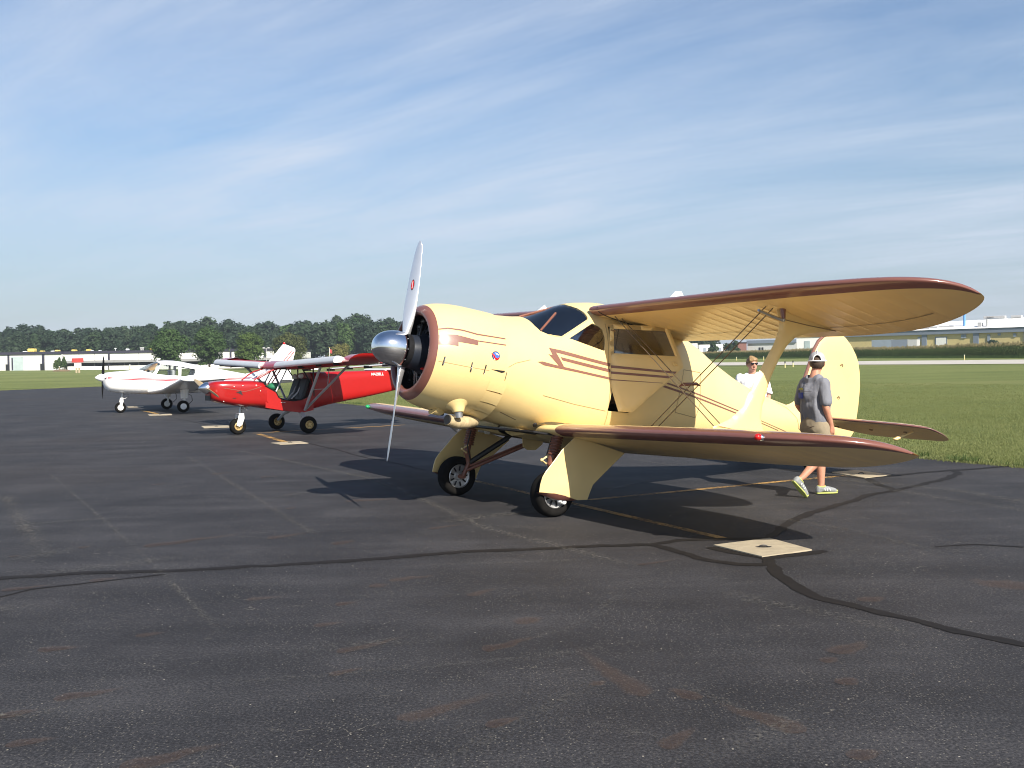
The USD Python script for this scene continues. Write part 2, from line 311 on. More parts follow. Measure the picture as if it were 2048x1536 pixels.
corner = np.array([-34.815, 91.066])
APRON = np.array([corner, _A, _A - _uR*55, [-75, -45], _B - _uL*55, _B])
MAT['asphalt'] = usdkit.material(stage, '/World/Looks/asphalt', {
    'g': ('geometry', {}),
    'nl': ('noise_texture', {'scale': .75, 'detail': 7.0, 'roughness': .66}),
    'map': ('mapping', {'mapping_type': 'point', 'rotation': (0, 0, .50), 'scale': (.22, 1.6, 1)}), 'nm': ('noise_texture', {'scale': 1.4, 'detail': 5.0, 'roughness': .6}),
    'nf': ('noise_texture', {'scale': 62.0, 'detail': 5.0, 'roughness': .78}), 'ng': ('noise_texture', {'scale': 24.0, 'detail': 4.0, 'roughness': .7}),
    'a': ('math', {'math_type': 'multiply_add', 'value2': .70}), 'b': ('math', {'math_type': 'multiply_add', 'value2': .45, 'value3': -.02}), 'c3': ('math', {'math_type': 'multiply_add', 'value2': 2.1}), 'c2': ('math', {'math_type': 'add', 'value2': -1.10}),
    'r': ('rgb_ramp', {'ramp': [(.22, (.0095, .0092, .0102)), (.50, (.0225, .0220, .0247)), (.80, (.060, .058, .061))]}),
    'rb': ('map_range', {'from_min': .50, 'from_max': .72, 'to_min': 0, 'to_max': .55, 'clamp': True}), 'nb': ('noise_texture', {'scale': .16, 'detail': 4.0, 'w': 3.0}),
    'mb': ('mix_color', {'b': (.034, .028, .0255)}),
    'v': ('voronoi_texture', {'scale': 62.0, 'feature': 'f1', 'randomness': 1.0}), 'vs': ('separate_color', {}),
    'lt': ('math', {'math_type': 'less_than', 'value2': .26}), 'gt': ('math', {'math_type': 'greater_than', 'value2': .60}),
    'np': ('noise_texture', {'scale': .9, 'detail': 5.0, 'roughness': .68}), 'pr': ('map_range', {'from_min': .36, 'from_max': .64, 'to_min': .12, 'to_max': 1.0, 'clamp': True}),
    'ga': ('math', {'math_type': 'add', 'value2': -.0}), 's1': ('math', {'math_type': 'multiply'}), 's2': ('math', {'math_type': 'multiply'}), 's3': ('math', {'math_type': 'multiply', 'value2': .75}),
    'ms': ('mix_color', {'b': (.20, .185, .155)}),
    'v2': ('voronoi_texture', {'scale': 17.0, 'feature': 'f1'}), 'v2s': ('separate_color', {}), 'lt2': ('math', {'math_type': 'less_than', 'value2': .085}), 'gt2': ('math', {'math_type': 'greater_than', 'value2': .88}), 's4': ('math', {'math_type': 'multiply'}), 'ms2': ('mix_color', {'b': (.36, .33, .27)}),
    'vw': ('voronoi_texture', {'scale': 2.4, 'feature': 'distance_to_edge', 'randomness': 1.0}), 'wd': ('noise_texture', {'scale': 3.0, 'detail': 4.0}), 'wm': ('mix_color', {'blend_type': 'add', 'fac': .35, 'use_clamp': False}),
    'nk': ('noise_texture', {'scale': 30.0, 'detail': 3.0}), 'kr': ('map_range', {'from_min': .5, 'from_max': .56, 'clamp': True}), 's6': ('math', {'math_type': 'multiply'}), 'lw': ('math', {'math_type': 'less_than', 'value2': .006}), 'pw': ('map_range', {'from_min': .54, 'from_max': .62, 'to_min': 0, 'to_max': .8, 'clamp': True}), 'nw': ('noise_texture', {'scale': 1.7, 'detail': 6.0, 'roughness': .75, 'w': 2.0, 'dimensions': '4D'}), 's5': ('math', {'math_type': 'multiply'}), 'ms3': ('mix_color', {'b': (.19, .175, .145)}),
    'bh': ('bump', {'strength': .7, 'distance': .006}), 'p': ('principled_bsdf', {'roughness': .75, 'specular_ior_level': .28})},
    [('g.position', 'nl.vector'), ('g.position', 'map.vector'), ('map.vector', 'nm.vector'), ('g.position', 'nf.vector'), ('g.position', 'ng.vector'), ('g.position', 'nb.vector'), ('g.position', 'v.vector'), ('g.position', 'v2.vector'), ('g.position', 'np.vector'), ('g.position', 'nw.vector'),
     ('g.position', 'wd.vector'), ('g.position', 'wm.a'), ('wd.color', 'wm.b'), ('wm.result', 'vw.vector'),
     ('nl.fac', 'a.value1'), ('nm.fac', 'b.value1'), ('b.value', 'c2.value3') if False else ('b.value', 'a.value3'), ('nf.fac', 'c3.value1'), ('a.value', 'c3.value3'), ('c3.value', 'c2.value1'), ('c2.value', 'r.fac'),
     ('nb.fac', 'rb.value'), ('rb.result', 'mb.fac'), ('r.color', 'mb.a'),
     ('v.distance', 'lt.value1'), ('v.color', 'vs.color'), ('vs.r', 'gt.value1'), ('np.fac', 'pr.value'), ('lt.value', 's1.value1'), ('gt.value', 's1.value2'), ('s1.value', 's2.value1'), ('pr.result', 's2.value2'), ('s2.value', 's3.value1'), ('s3.value', 'ms.fac'), ('mb.result', 'ms.a'),
     ('v2.distance', 'lt2.value1'), ('v2.color', 'v2s.color'), ('v2s.g', 'gt2.value1'), ('lt2.value', 's4.value1'), ('gt2.value', 's4.value2'), ('s4.value', 'ms2.fac'), ('ms.result', 'ms2.a'),
     ('vw.distance', 'lw.value1'), ('nw.fac', 'pw.value'), ('lw.value', 's5.value1'), ('pw.result', 's5.value2'), ('g.position', 'nk.vector'), ('nk.fac', 'kr.value'), ('s5.value', 's6.value1'), ('kr.result', 's6.value2'), ('s6.value', 'ms3.fac'), ('ms2.result', 'ms3.a'),
     ('ms3.result', 'p.base_color'), ('nf.fac', 'bh.height'), ('bh.normal', 'p.normal')], surface='p.BSDF')
ap = trimesh.creation.extrude_polygon(Polygon(APRON), .25, engine='earcut'); ap.apply_translation((0, 0, -.25))
apron = obj('apron', ap, 'asphalt', smooth=False, kind='structure')

# marks lying on the apron: tar-sealed cracks, painted lines, pads, stains
CRACK = [[(-5.2,7.7),(-4.25,7.86),(-3.48,7.99),(-2.94,8.01),(-2.34,8.12),(-1.85,8.2),(-1.44,8.31),(-1.02,8.45),(-0.49,8.63),(0.09,8.67),(0.69,8.79),(1.25,8.81)],[(1.25,8.84),(1.37,8.66),(1.5,8.38),(1.65,8.08),(1.87,7.9),(2.1,7.9)],[(1.2,8.81),(1.56,9.01),(1.87,9.03)],[(2.15,8.12),(2.07,7.52),(2.11,7.05),(2.17,6.79),(2.31,6.57),(2.52,6.24),(2.72,5.96),(2.99,5.6),(3.23,5.27),(3.7,4.6)],[(2.4,9.01),(2.64,9.47),(2.95,10.04),(3.42,10.67),(3.88,11.18),(4.38,11.75),(4.81,12.06),(5.46,12.67),(6.07,13.29),(6.42,13.78),(6.51,14.08)],[(4.81,12.06),(4.85,12.64),(4.95,13.27),(4.89,13.45)],[(4.08,14.62),(4.45,13.87),(4.87,13.39),(5.17,13.47),(5.99,13.9),(6.87,14.23),(7.5,14.5)],[(4.7,14.1),(5.01,14.38),(5.39,13.55)],[(1.87,9.01),(2.14,9.04),(2.42,9.04)],[(1.8,8.67),(1.97,8.34),(2.13,8.12)],[(2.13,8.14),(2.48,8.28),(2.74,8.41)]]
THIN = [[(3.75,8.51),(4.14,8.57),(4.52,8.47),(4.93,8.39),(6,8.2)],[(-5,6.4),(-3.89,7.2),(-3.77,7.41),(-3.49,7.56),(-2.9,7.89)],[(-13,19.2),(-10.45,19.48),(-8.92,19.71),(-7.76,20.35),(-6.31,21.07),(-5.37,21.15)],[(-4.43,20.72),(-3.82,19.66),(-3.22,18.48),(-2.67,17.35),(-2.32,16.86),(-1.41,15.26)],[(-11.49,32.18),(-8.9,27.87)]]
YEL = [([(-0.59,13.82),(2.03,8.99)],.10),([(0.92,11.71),(2.44,12.49),(3.95,13.29),(4.73,13.65)],.10),([(-6.33,23.81),(-4.92,20.94)],.14),([(-6.55,24.07),(-5.95,24.46),(-4.72,25.25),(-2.96,26.34)],.12),([(-14.82,38.06),(-12.82,34.62)],.16)]
PADS = [[(1.82,8.72),(2.41,9.01),(2.63,8.44),(2.12,8.18)],[(4.68,14.05),(5.11,14.25),(5.39,13.62),(4.9,13.33)],[(-5.3,20.94),(-4.74,21.29),(-4.43,20.72),(-5.0,20.51)],[(-8.84,27.15),(-8.13,27.27),(-7.73,26.5),(-8.5,26.33)],[(-13.03,34.2),(-12.26,34.4),(-11.98,33.69),(-12.74,33.55)],[(-16.65,41.35),(-16.02,41.44),(-15.68,40.75),(-16.29,40.57)]]
pad_polys = [Polygon(q) for q in PADS]
pads_u = shapely.union_all([q.buffer(.004) for q in pad_polys])
def densify(l, h):
    l = LineString(l); n = max(2, int(l.length/h)); return np.array([l.interpolate(t, normalized=True).coords[0] for t in np.linspace(0, 1, n)])
def wobbly(line, w, seed, amp):
    p = densify(line, .03); t = np.gradient(p, axis=0); t /= np.linalg.norm(t, axis=1)[:, None]; n = np.stack([-t[:, 1], t[:, 0]], 1)
    q = np.c_[p*2.2, np.full(len(p), seed*3.7)]
    off = (meshkit.fbm(q, 4, seed) - .5)[:, None]*amp
    wa, wb = (.35 + 1.3*meshkit.fbm(q*4, 4, seed + 9))[:, None]*w/2, (.35 + 1.3*meshkit.fbm(q*4, 4, seed + 19))[:, None]*w/2
    c = p + n*off
    return Polygon(np.vstack([c + n*wa, (c - n*wb)[::-1]])).buffer(0)
def sheet(poly, z):
    ms = []
    for g in getattr(poly, 'geoms', [poly]):
        if g.geom_type != 'Polygon' or g.area < 1e-5: continue
        v, f = trimesh.creation.triangulate_polygon(g, engine='earcut'); ms.append(tm(np.c_[v, np.full(len(v), z)], f))
    return cat(*ms)
paint('crack_tar', (.0115, .0095, .0085), .75, var=.3, vs=9, spec=.22)
paint('concrete', (.36, .305, .215), .85, var=.18, vs=9, bump=.002, bs=70)
MAT['line_paint'] = usdkit.material(stage, '/World/Looks/line_paint', {
    'g': ('geometry', {}), 'n': ('noise_texture', {'scale': 26.0, 'detail': 6.0, 'roughness': .75}), 'n2': ('noise_texture', {'scale': 1.6, 'detail': 3.0}), 'a': ('math', {'math_type': 'multiply_add', 'value2': .7}),
    'r': ('map_range', {'from_min': .78, 'from_max': .92, 'to_min': 1.0, 'to_max': .1, 'clamp': True}),
    'p': ('principled_bsdf', {'base_color': (.47, .27, .075), 'roughness': .7})},
    [('g.position', 'n.vector'), ('g.position', 'n2.vector'), ('n2.fac', 'a.value1'), ('n.fac', 'a.value3'), ('a.value', 'r.value'), ('r.result', 'p.alpha')], surface='p.BSDF')
crk, thin = [wobbly(l, .105, i + 1, .10) for i, l in enumerate(CRACK)], [wobbly(l, .03, i + 40, .12) for i, l in enumerate(THIN)]
taken = pads_u
for i, c in enumerate(crk + thin):
    c = c.difference(taken); taken = taken.union(c)
    if not c.is_empty: obj('crack_seal', sheet(c, .004), 'crack_tar', apron, smooth=False)
for pts, w in YEL:
    l = LineString(pts).buffer(w/2, cap_style='flat').difference(taken); obj('painted_line', sheet(l, .004), 'line_paint', apron, smooth=False)
for i, q in enumerate(pad_polys):
    c = np.array(q.centroid.coords[0]); hole = Point(c).buffer(.055, 8)
    ring = shapely.affinity.scale(hole, 1.35, .8)
    pm = trimesh.creation.extrude_polygon(q.difference(ring), .03, engine='earcut'); pm.apply_translation((0, 0, -.018))
    p_ = obj('concrete_pad', pm, 'concrete', apron, smooth=False)
    bm = trimesh.creation.extrude_polygon(ring, .01, engine='earcut'); bm.apply_translation((0, 0, .0005)); obj('tie_down_hole', bm, 'dark', p_, smooth=False)
    a = np.linspace(0, math.pi, 9); obj('tie_down_ring', tube(np.c_[c[0] + .04*np.cos(a), np.full(9, c[1]), .008 + .018*np.sin(a)], .006, 6), 'dark', p_)
def decal_mat(name, c_in, c_out, amt, scale=30.0, lo=.35, hi=.62):
    MAT[name] = usdkit.material(stage, '/World/Looks/' + name, {
        'a': ('attribute', {'attribute': 'fade'}), 'g': ('geometry', {}), 'n': ('noise_texture', {'scale': scale, 'detail': 6.0, 'roughness': .75}), 'nr': ('map_range', {'from_min': lo, 'from_max': hi, 'to_min': 0.0, 'to_max': 1.0, 'clamp': True}),
        'f2': ('math', {'math_type': 'power', 'value2': 1.45}), 'm': ('math', {'math_type': 'multiply'}), 'm2': ('math', {'math_type': 'multiply', 'value2': amt}), 'r': ('rgb_ramp', {'ramp': [(.25, c_out), (.85, c_in)]}),
        'p': ('principled_bsdf', {'roughness': .8, 'specular_ior_level': .3})},
        [('a.fac', 'f2.value1'), ('g.position', 'n.vector'), ('n.fac', 'nr.value'), ('f2.value', 'm.value1'), ('nr.result', 'm.value2'), ('m.value', 'm2.value1'), ('m2.value', 'p.alpha'), ('a.fac', 'r.fac'), ('r.color', 'p.base_color')], surface='p.BSDF')
decal_mat('rust', (.056, .038, .032), (.15, .092, .058), .85, 30.0, .05, .78)
decal_mat('wear', (.15, .137, .115), (.13, .12, .10), 1.0, 42.0, .50, .62)
decal_mat('wear_soft', (.10, .093, .082), (.10, .093, .082), .55, 14.0, .30, .75)
def fade_mesh(name, P, fade, mat):
    m = grid(P); g = obj(name, m, mat, apron, smooth=False)
    UsdGeom.PrimvarsAPI(g).CreatePrimvar('fade', Sdf.ValueTypeNames.FloatArray, 'vertex').Set(Vt.FloatArray.FromNumpy(np.asarray(fade, np.float32).ravel()))
RUST = [((-0.51,4.62),(-0.16,4.88),.07),((-0.14,5.69),(0.08,5.88),.06),((-1.02,5.69),(-0.74,5.92),.05),((-0.99,5.27),(-0.88,5.34),.04),((0.09,6.29),(0.14,6.34),.09),((-0.1,4.5),(-0.01,4.56),.05),((0.62,4.93),(0.39,5.58),.085),((0.43,5.04),(0.46,5.06),.04),((-0.3,7.03),(-0.16,7.17),.06),((-0.92,7.55),(-0.68,7.66),.07),((-1.23,6.8),(-1.17,6.85),.05),((-1.66,9.13),(-1.56,9.2),.08),((-1.27,6.26),(-1.17,6.32),.05),((1.25,4.41),(1.05,4.66),.08),((1.74,5.02),(1.78,5.04),.06),((3.63,7.06),(3.49,7.16),.16),((0.69,4.22),(0.8,4.37),.055),((1.48,4.08),(1.54,4.1),.06),((2.5,6.7),(2.58,6.74),.08),((1.77,5.36),(1.81,5.39),.05),((0.88,4.84),(0.82,4.92),.06),((-3.47,9.18),(-2.89,9.63),.09),((-2.37,9.48),(-2.13,9.68),.08),((-3.92,7.42),(-3.7,7.52),.06),((-2.37,6.09),(-2.28,6.13),.05),((-2.34,4.96),(-2.15,5.07),.06),((-2.51,4.72),(-2.43,4.76),.05),((-1.96,11.94),(-1.5,12.02),.12),((-2.28,4.35),(-2.17,4.4),.05),((-2.85,5.82),(-2.72,5.86),.06),((-1.91,6.98),(-1.74,7.05),.05),((-1.64,4.11),(-1.38,4.26),.07)]
for k in range(18):
    c = np.array([rng.uniform(-7, 5), rng.uniform(4.5, 16)]); l = rng.uniform(.03, .35); a = rng.normal(.62, .22); RUST.append((tuple(c), (c[0] + l*math.cos(a), c[1] + l*math.sin(a)), rng.uniform(.03, .09)))
for i, (h, t, w) in enumerate(RUST):
    h, t = np.array(h), np.array(t); d = t - h; L = np.linalg.norm(d); d /= L; n = np.array([-d[1], d[0]])
    w *= 1.15; u = np.linspace(-w*1.1, L*1.25 + w*.4, 26); v = np.linspace(-1, 1, 15)
    wid = np.where(u < 0, w*np.sqrt(np.maximum(1 - (u/(w*1.1))**2, 0)), w*(1 - .75*np.clip(u/(L*1.25 + w*.4), 0, 1)) + 1e-4)
    wob = (meshkit.fbm(np.c_[u*9, np.full(len(u), i*5.1), np.zeros(len(u))], 3, i) - .5)*w*.7
    P = h + d*u[:, None, None] + n*((wid[:, None]*v + wob[:, None])[..., None])
    end = np.clip((u[-1] - u)/(u[-1])*1.5, 0, 1)
    fade = np.clip((1 - v**2)[None]*end[:, None], 0, 1)*rng.uniform(.6, 1.0)
    fade_mesh('rust_stain', np.dstack([P, np.full(P.shape[:2], .0062 + .0002*(i % 9))]), fade, 'rust')
STREAK = [([(-6.96,13.05),(-4.7,9.39),(-4.2,8.57)],.30,1.0),([(-7.59,15.63),(-4.75,10.96),(-3.18,8.36),(-1.85,6.03)],.09,.85),([(-6.3,18.4),(-3.49,12.65),(-1.93,9.47)],.16,.95),([(-5.66,19.42),(-2.12,14.19),(-1.15,11.94),(-0.26,9.76),(0.36,8.86),(1.09,7.77)],.22,1.0),([(1.87,16.63),(2.86,14.66),(3.87,13.13)],.09,1.0),([(4.3,12.9),(4.76,12.26),(5.14,11.24),(5.54,10.38),(6.2,9)],.34,.95),([(4.3,13.4),(4.75,12.91),(5.51,12.07),(5.86,10.97),(6.6,9.6)],.45,.9),([(2.57,10.4),(3.31,9.41),(3.73,8.16)],.20,.75),([(0.75,5.2),(0.9,4.95),(1.05,4.71),(1.17,4.47)],.10,1.0),([(1.4,7.2),(1.66,6.75),(2.18,6.2),(2.57,5.63)],.28,.95),([(-1.8,5.1),(-1.0,5.25),(.1,5.5),(1.0,5.9)],.12,.7),([(.1,4.6),(.5,4.4),(.9,4.1)],.12,.9),([(-3.2,4.9),(-2.6,4.7),(-2.0,4.75)],.2,.7),([(-.2,5.5),(.5,6.3),(.9,7.3)],.15,.7)]
for k in range(34):
    c = np.array([rng.uniform(-6, 4.5), rng.uniform(4.2, 13)]); a = rng.normal(.62, .35) + (2.6 if rng.uniform() < .35 else 0); l = rng.uniform(.4, 2.0); d_s = np.array([math.cos(a), math.sin(a)])
    STREAK.append(([tuple(c - d_s*l/2), tuple(c + rng.normal(0, .06, 2)), tuple(c + d_s*l/2)], rng.uniform(.10, .42), rng.uniform(.5, .95)))
for i, (l, w, s) in enumerate(STREAK):
    p = densify(l, .12); t = np.gradient(p, axis=0); t /= np.linalg.norm(t, axis=1)[:, None]; n = np.stack([-t[:, 1], t[:, 0]], 1); v = np.linspace(-1, 1, 9)
    P = p[:, None] + n[:, None]*(v*w*.55)[None, :, None]; e = np.minimum(np.arange(len(p)), np.arange(len(p))[::-1])/4.
    fd = np.clip(1 - np.abs(v), 0, 1)[None]*np.clip(e, 0, 1)[:, None]*s*(.4 + .9*meshkit.fbm(np.c_[p*1.1, np.full(len(p), i)], 3, i))[:, None]
    fade_mesh('pale_wear', np.dstack([P, np.full(P.shape[:2], .0090 + .0001*i)]), fd, 'wear')
    if False: fade_mesh('pale_wear', np.dstack([P, np.full(P.shape[:2], .0122 + .0001*i)]), fd, 'wear_soft')

# runway beyond the grass
paint('runway_concrete', (.42, .39, .345), .9, var=.10, vs=.5)
def strip_quad(d0, d1, t0, t1, lift, n=40):
    T, S = np.meshgrid(np.linspace(t0, t1, n), np.linspace(d0, d1, 8), indexing='ij'); XY = _A + T[..., None]*_uR + S[..., None]*_nR
    return grid(np.dstack([XY, terrain(XY[..., 0], XY[..., 1]) + lift]))
tag(obj('runway', strip_quad(61.5, 78.5, -60, 190, .03), 'runway_concrete', smooth=False), kind='structure')

# grass blades along the apron edge and on the near field
def blades(k, h, seed, spread):
    r = np.random.default_rng(seed); V, F = [], []
    for i in range(k):
        a, b = r.uniform(0, 6.28), r.uniform(0, 6.28); p = r.normal(0, spread, 2); hh = h*r.uniform(.6, 1.25); w = .006; lean = hh*r.uniform(.15, .7)
        dx, dy = math.cos(a)*w, math.sin(a)*w; o = len(V)
        V += [(p[0]-dx, p[1]-dy, -.01), (p[0]+dx, p[1]+dy, -.01), (p[0]+dx*.7 + lean*.4*math.cos(b), p[1]+dy*.7 + lean*.4*math.sin(b), hh*.6), (p[0]-dx*.7 + lean*.4*math.cos(b), p[1]-dy*.7 + lean*.4*math.sin(b), hh*.6), (p[0]+lean*math.cos(b), p[1]+lean*math.sin(b), hh)]
        F += [(o, o+1, o+2), (o, o+2, o+3), (o+3, o+2, o+4)]
    return tm(V, F)
foliage('grass_blade', (.19, .215, .075), (.255, .275, .108), (.32, .29, .15), .5)
def instancer(name, protos, pos, idx, rotz, scale, mat, label, cat_):
    pi = UsdGeom.PointInstancer.Define(stage, '/World/' + numbered('/World', name)); tag(pi, label, cat_, kind='stuff')
    rel = pi.CreatePrototypesRel()
    for i, m in enumerate(protos):
        g = usdkit.mesh(stage, str(pi.GetPath()) + '/' + ('tuft' if i == 0 else 'tuft_%03d' % i), m, MAT[mat]); rel.AddTarget(g.GetPath())
    pi.CreateProtoIndicesAttr(Vt.IntArray.FromNumpy(np.asarray(idx, np.int32))); pi.CreatePositionsAttr(Vt.Vec3fArray.FromNumpy(np.asarray(pos, np.float32)))
    q = np.zeros((len(pos), 4), np.float32); q[:, 0] = np.cos(np.asarray(rotz)/2); q[:, 3] = np.sin(np.asarray(rotz)/2)
    pi.CreateOrientationsAttr(Vt.QuathArray([Gf.Quath(float(a), 0, 0, float(b)) for a, b in zip(q[:, 0], q[:, 3])]))
    pi.CreateScalesAttr(Vt.Vec3fArray.FromNumpy(np.repeat(np.asarray(scale, np.float32)[:, None], 3, 1)))
    return pi
N = 70000
t = rng.uniform(-14, 60, N*3); d = rng.uniform(0, 1, N*3)**1.6*26 - .08
XY = _A + t[:, None]*_uR + d[:, None]*_nR
depth = XY[:, 1]; px = 1024 + 1916*XY[:, 0]/np.maximum(depth, 1)
ok = (depth > 7) & (depth < 75) & (px > 1000 - 420) & (px < 2900) & (rng.uniform(0, 1, N*3) < np.clip((62 - depth)/40, 0, 1)**1.2)
XY = XY[ok][:N]; d_ = d[ok][:N]
# a ragged, denser fringe where the turf meets the asphalt
te = rng.uniform(-14, 85, 15000); de = rng.gamma(1.6, .09, 15000) - .14 + .10*(meshkit.fbm(np.c_[te*1.3, te*0, te*0], 3, 5) - .5)
XE = _A + te[:, None]*_uR + de[:, None]*_nR
te2 = rng.uniform(-40, 17, 3000); XE2 = _B + te2[:, None]*_uL + (rng.gamma(1.6, .12, 3000) - .12)[:, None]*_nL
XYa = np.vstack([XY, XE, XE2]); za = terrain(XYa[:, 0], XYa[:, 1]); n = len(XYa)
sc = rng.uniform(.6, 1.25, n); sc[len(XY):] *= 1.35
za = np.where(za < -.02, np.maximum(za, -.012), za)
tc_ = rng.uniform(-14, 75, 260); te3 = np.repeat(tc_, 6) + rng.normal(0, .12, 1560); de3 = rng.gamma(2, .05, 1560) - .10
XE3 = _A + te3[:, None]*_uR + de3[:, None]*_nR
foliage('edge_weed', (.05, .085, .022), (.085, .13, .036), (.13, .16, .055), .35)
instancer('edge_weeds', [blades(9, .10, s, .05) for s in (11, 12, 13)], np.c_[XE3, np.maximum(terrain(XE3[:, 0], XE3[:, 1]), -.012)], rng.integers(0, 3, 1560), rng.uniform(0, 6.28, 1560), rng.uniform(.5, 1.3, 1560), 'edge_weed', 'darker weed clumps along the ragged asphalt edge', 'weeds')
instancer('lawn_grass', [blades(8, .034, s, .05) for s in (1, 2, 3, 4)], np.c_[XYa, za], rng.integers(0, 4, n), rng.uniform(0, 6.28, n), sc, 'grass_blade', 'mown green grass beside the asphalt and its ragged edge fringe', 'grass')

# ================================================================ trees
foliage('leaf_dark', (.022, .044, .018), (.040, .070, .026), (.066, .098, .036), .25)
foliage('leaf_green', (.028, .060, .016), (.055, .10, .026), (.10, .145, .040), .3)
foliage('leaf_olive', (.060, .075, .020), (.110, .120, .030), (.17, .155, .045), .3)
foliage('leaf_yellow', (.12, .12, .03), (.21, .19, .05), (.30, .25, .08), .3)
foliage('leaf_wood', (.022, .042, .022), (.042, .068, .032), (.075, .10, .046), .25)
foliage('leaf_cypress', (.055, .095, .026), (.085, .13, .036), (.12, .16, .05), .3)
foliage('leaf_bright', (.075, .12, .026), (.14, .20, .045), (.20, .25, .07), .35)
paint('bark', (.06, .048, .038), .9, var=.3, vs=8)
def leaves(c, nrm, size, r):
    n = len(c); a = r.normal(size=(n, 3)); u = np.cross(nrm, a); u /= np.linalg.norm(u, axis=1)[:, None] + 1e-9; w = np.cross(nrm, u)
    s = size*r.uniform(.6, 1.4, (n, 1)); q = .62
    P = np.stack([c - u*s*.5, c + w*s*q*.5, c + u*s*.5 + nrm*s*.12, c - w*s*q*.5], 1)
    i = np.arange(n)*4
    return tm(P.reshape(-1, 3), np.vstack([np.stack([i, i+1, i+2], 1), np.stack([i, i+2, i+3], 1)]))
def crown_mesh(seed, h, w, n, leaf, z0, nb=22, shape='round', blob=.34):
    r = np.random.default_rng(seed); C = []
    while len(C) < nb:
        p = r.uniform(-1, 1, 3)
        if np.linalg.norm(p) > 1: continue
        if shape == 'cone':
            f = (p[2] + 1)/2; p[:2] *= (1 - f)**.8*.95 + .05
        elif shape == 'oval': p[:2] *= np.sqrt(max(0, 1 - (max(p[2], -.3))**2))**.3
        C.append(p)
    C = np.array(C); ext = np.array([w/2, w/2, h/2]); cen = C*ext*(1 - blob*.75) + [0, 0, z0 + h/2]
    rad = blob*np.array([w/2, w/2, h/2*.9])*r.uniform(.75, 1.3, (nb, 1)); 
    if shape == 'cone': rad *= (.45 + .9*np.clip((1 - C[:, 2:])/2, 0, 1))
    k = r.integers(0, nb, n); d = r.normal(size=(n, 3)); d /= np.linalg.norm(d, axis=1)[:, None]; d[:, 2] = np.where(d[:, 2] < -.35, -d[:, 2], d[:, 2])
    pos = cen[k] + d*rad[k]*r.uniform(.55, 1.08, (n, 1))
    nr = d + r.normal(0, .45, (n, 3)); nr[:, 2] += .25; nr /= np.linalg.norm(nr, axis=1)[:, None]
    return leaves(pos, nr, leaf, r)
def trunk_mesh(seed, h, r0, crown_w, z1):
    r = np.random.default_rng(seed); ms = [tube([(0, 0, -.3), (.05*r.normal(), .05*r.normal(), h*.4), (.1*r.normal(), .1*r.normal(), h)], [r0*1.25, r0*.9, r0*.4], 8)]
    for k in range(5):
        a = r.uniform(0, 6.28); z = h*r.uniform(.45, .85); l = crown_w*.33
        ms.append(tube([(0, 0, z), (math.cos(a)*l*.5, math.sin(a)*l*.5, z + l*.35), (math.cos(a)*l, math.sin(a)*l, z + l*.8)], [r0*.45, r0*.3, r0*.12], 6))
    return cat(*ms)
def tree(name, label, loc, H, W, n, leaf, mat, seed, group=None, base=.18, shape='round', cat_='tree', **kw):
    t = thing(name, label, cat_, loc, 0, group)
    obj('trunk', trunk_mesh(seed, H*.72, max(.05, H*.022), W, H), 'bark', t)
    obj('crown', crown_mesh(seed, H*(1 - base), W, n, leaf, H*base, shape=shape, **kw), mat, t, smooth=False)
    return t
def tz(x, y): return float(terrain(np.array([x]), np.array([y]))[0])
for nm, lab, px0, px1, top, Dp, mat, sd, n, bs in [
    ('broadleaf_tree', 'full dark green tree in front of the long white factory, left of its darker twin', 304, 376, 660, 214, 'leaf_green', 3, 5200, .12),
    ('broadleaf_tree', 'dark green bushy tree in front of the factory, standing second from the left', 388, 452, 658, 222, 'leaf_green', 5, 5200, .13),
    ('broadleaf_tree', 'neat round bright green tree behind the tail of the white aircraft', 470, 527, 664, 228, 'leaf_bright', 8, 4200, .16),
    ('broadleaf_tree', 'olive green rounded tree half hidden by the white tail fin', 549, 610, 667, 236, 'leaf_olive', 12, 4200, .12),
    ('broadleaf_tree', 'small pale yellow tree beside the flag pole in front of the wood', 660, 699, 685, 262, 'leaf_yellow', 14, 2600, .15)]:
    xm = ((px0 + px1)/2 - 1024)/1916*Dp; W = (px1 - px0)/1916*Dp; g = tz(xm, Dp); hz = 730.55 - .009*(px0 + px1)/2
    H = (hz - top)/1916*Dp + 1.723 - g
    tree(nm, lab, (xm, Dp, g), H*1.12, W*1.22, int(n*1.7), .46, mat, sd, base=.0, nb=44, shape='oval' if sd != 8 else 'round')
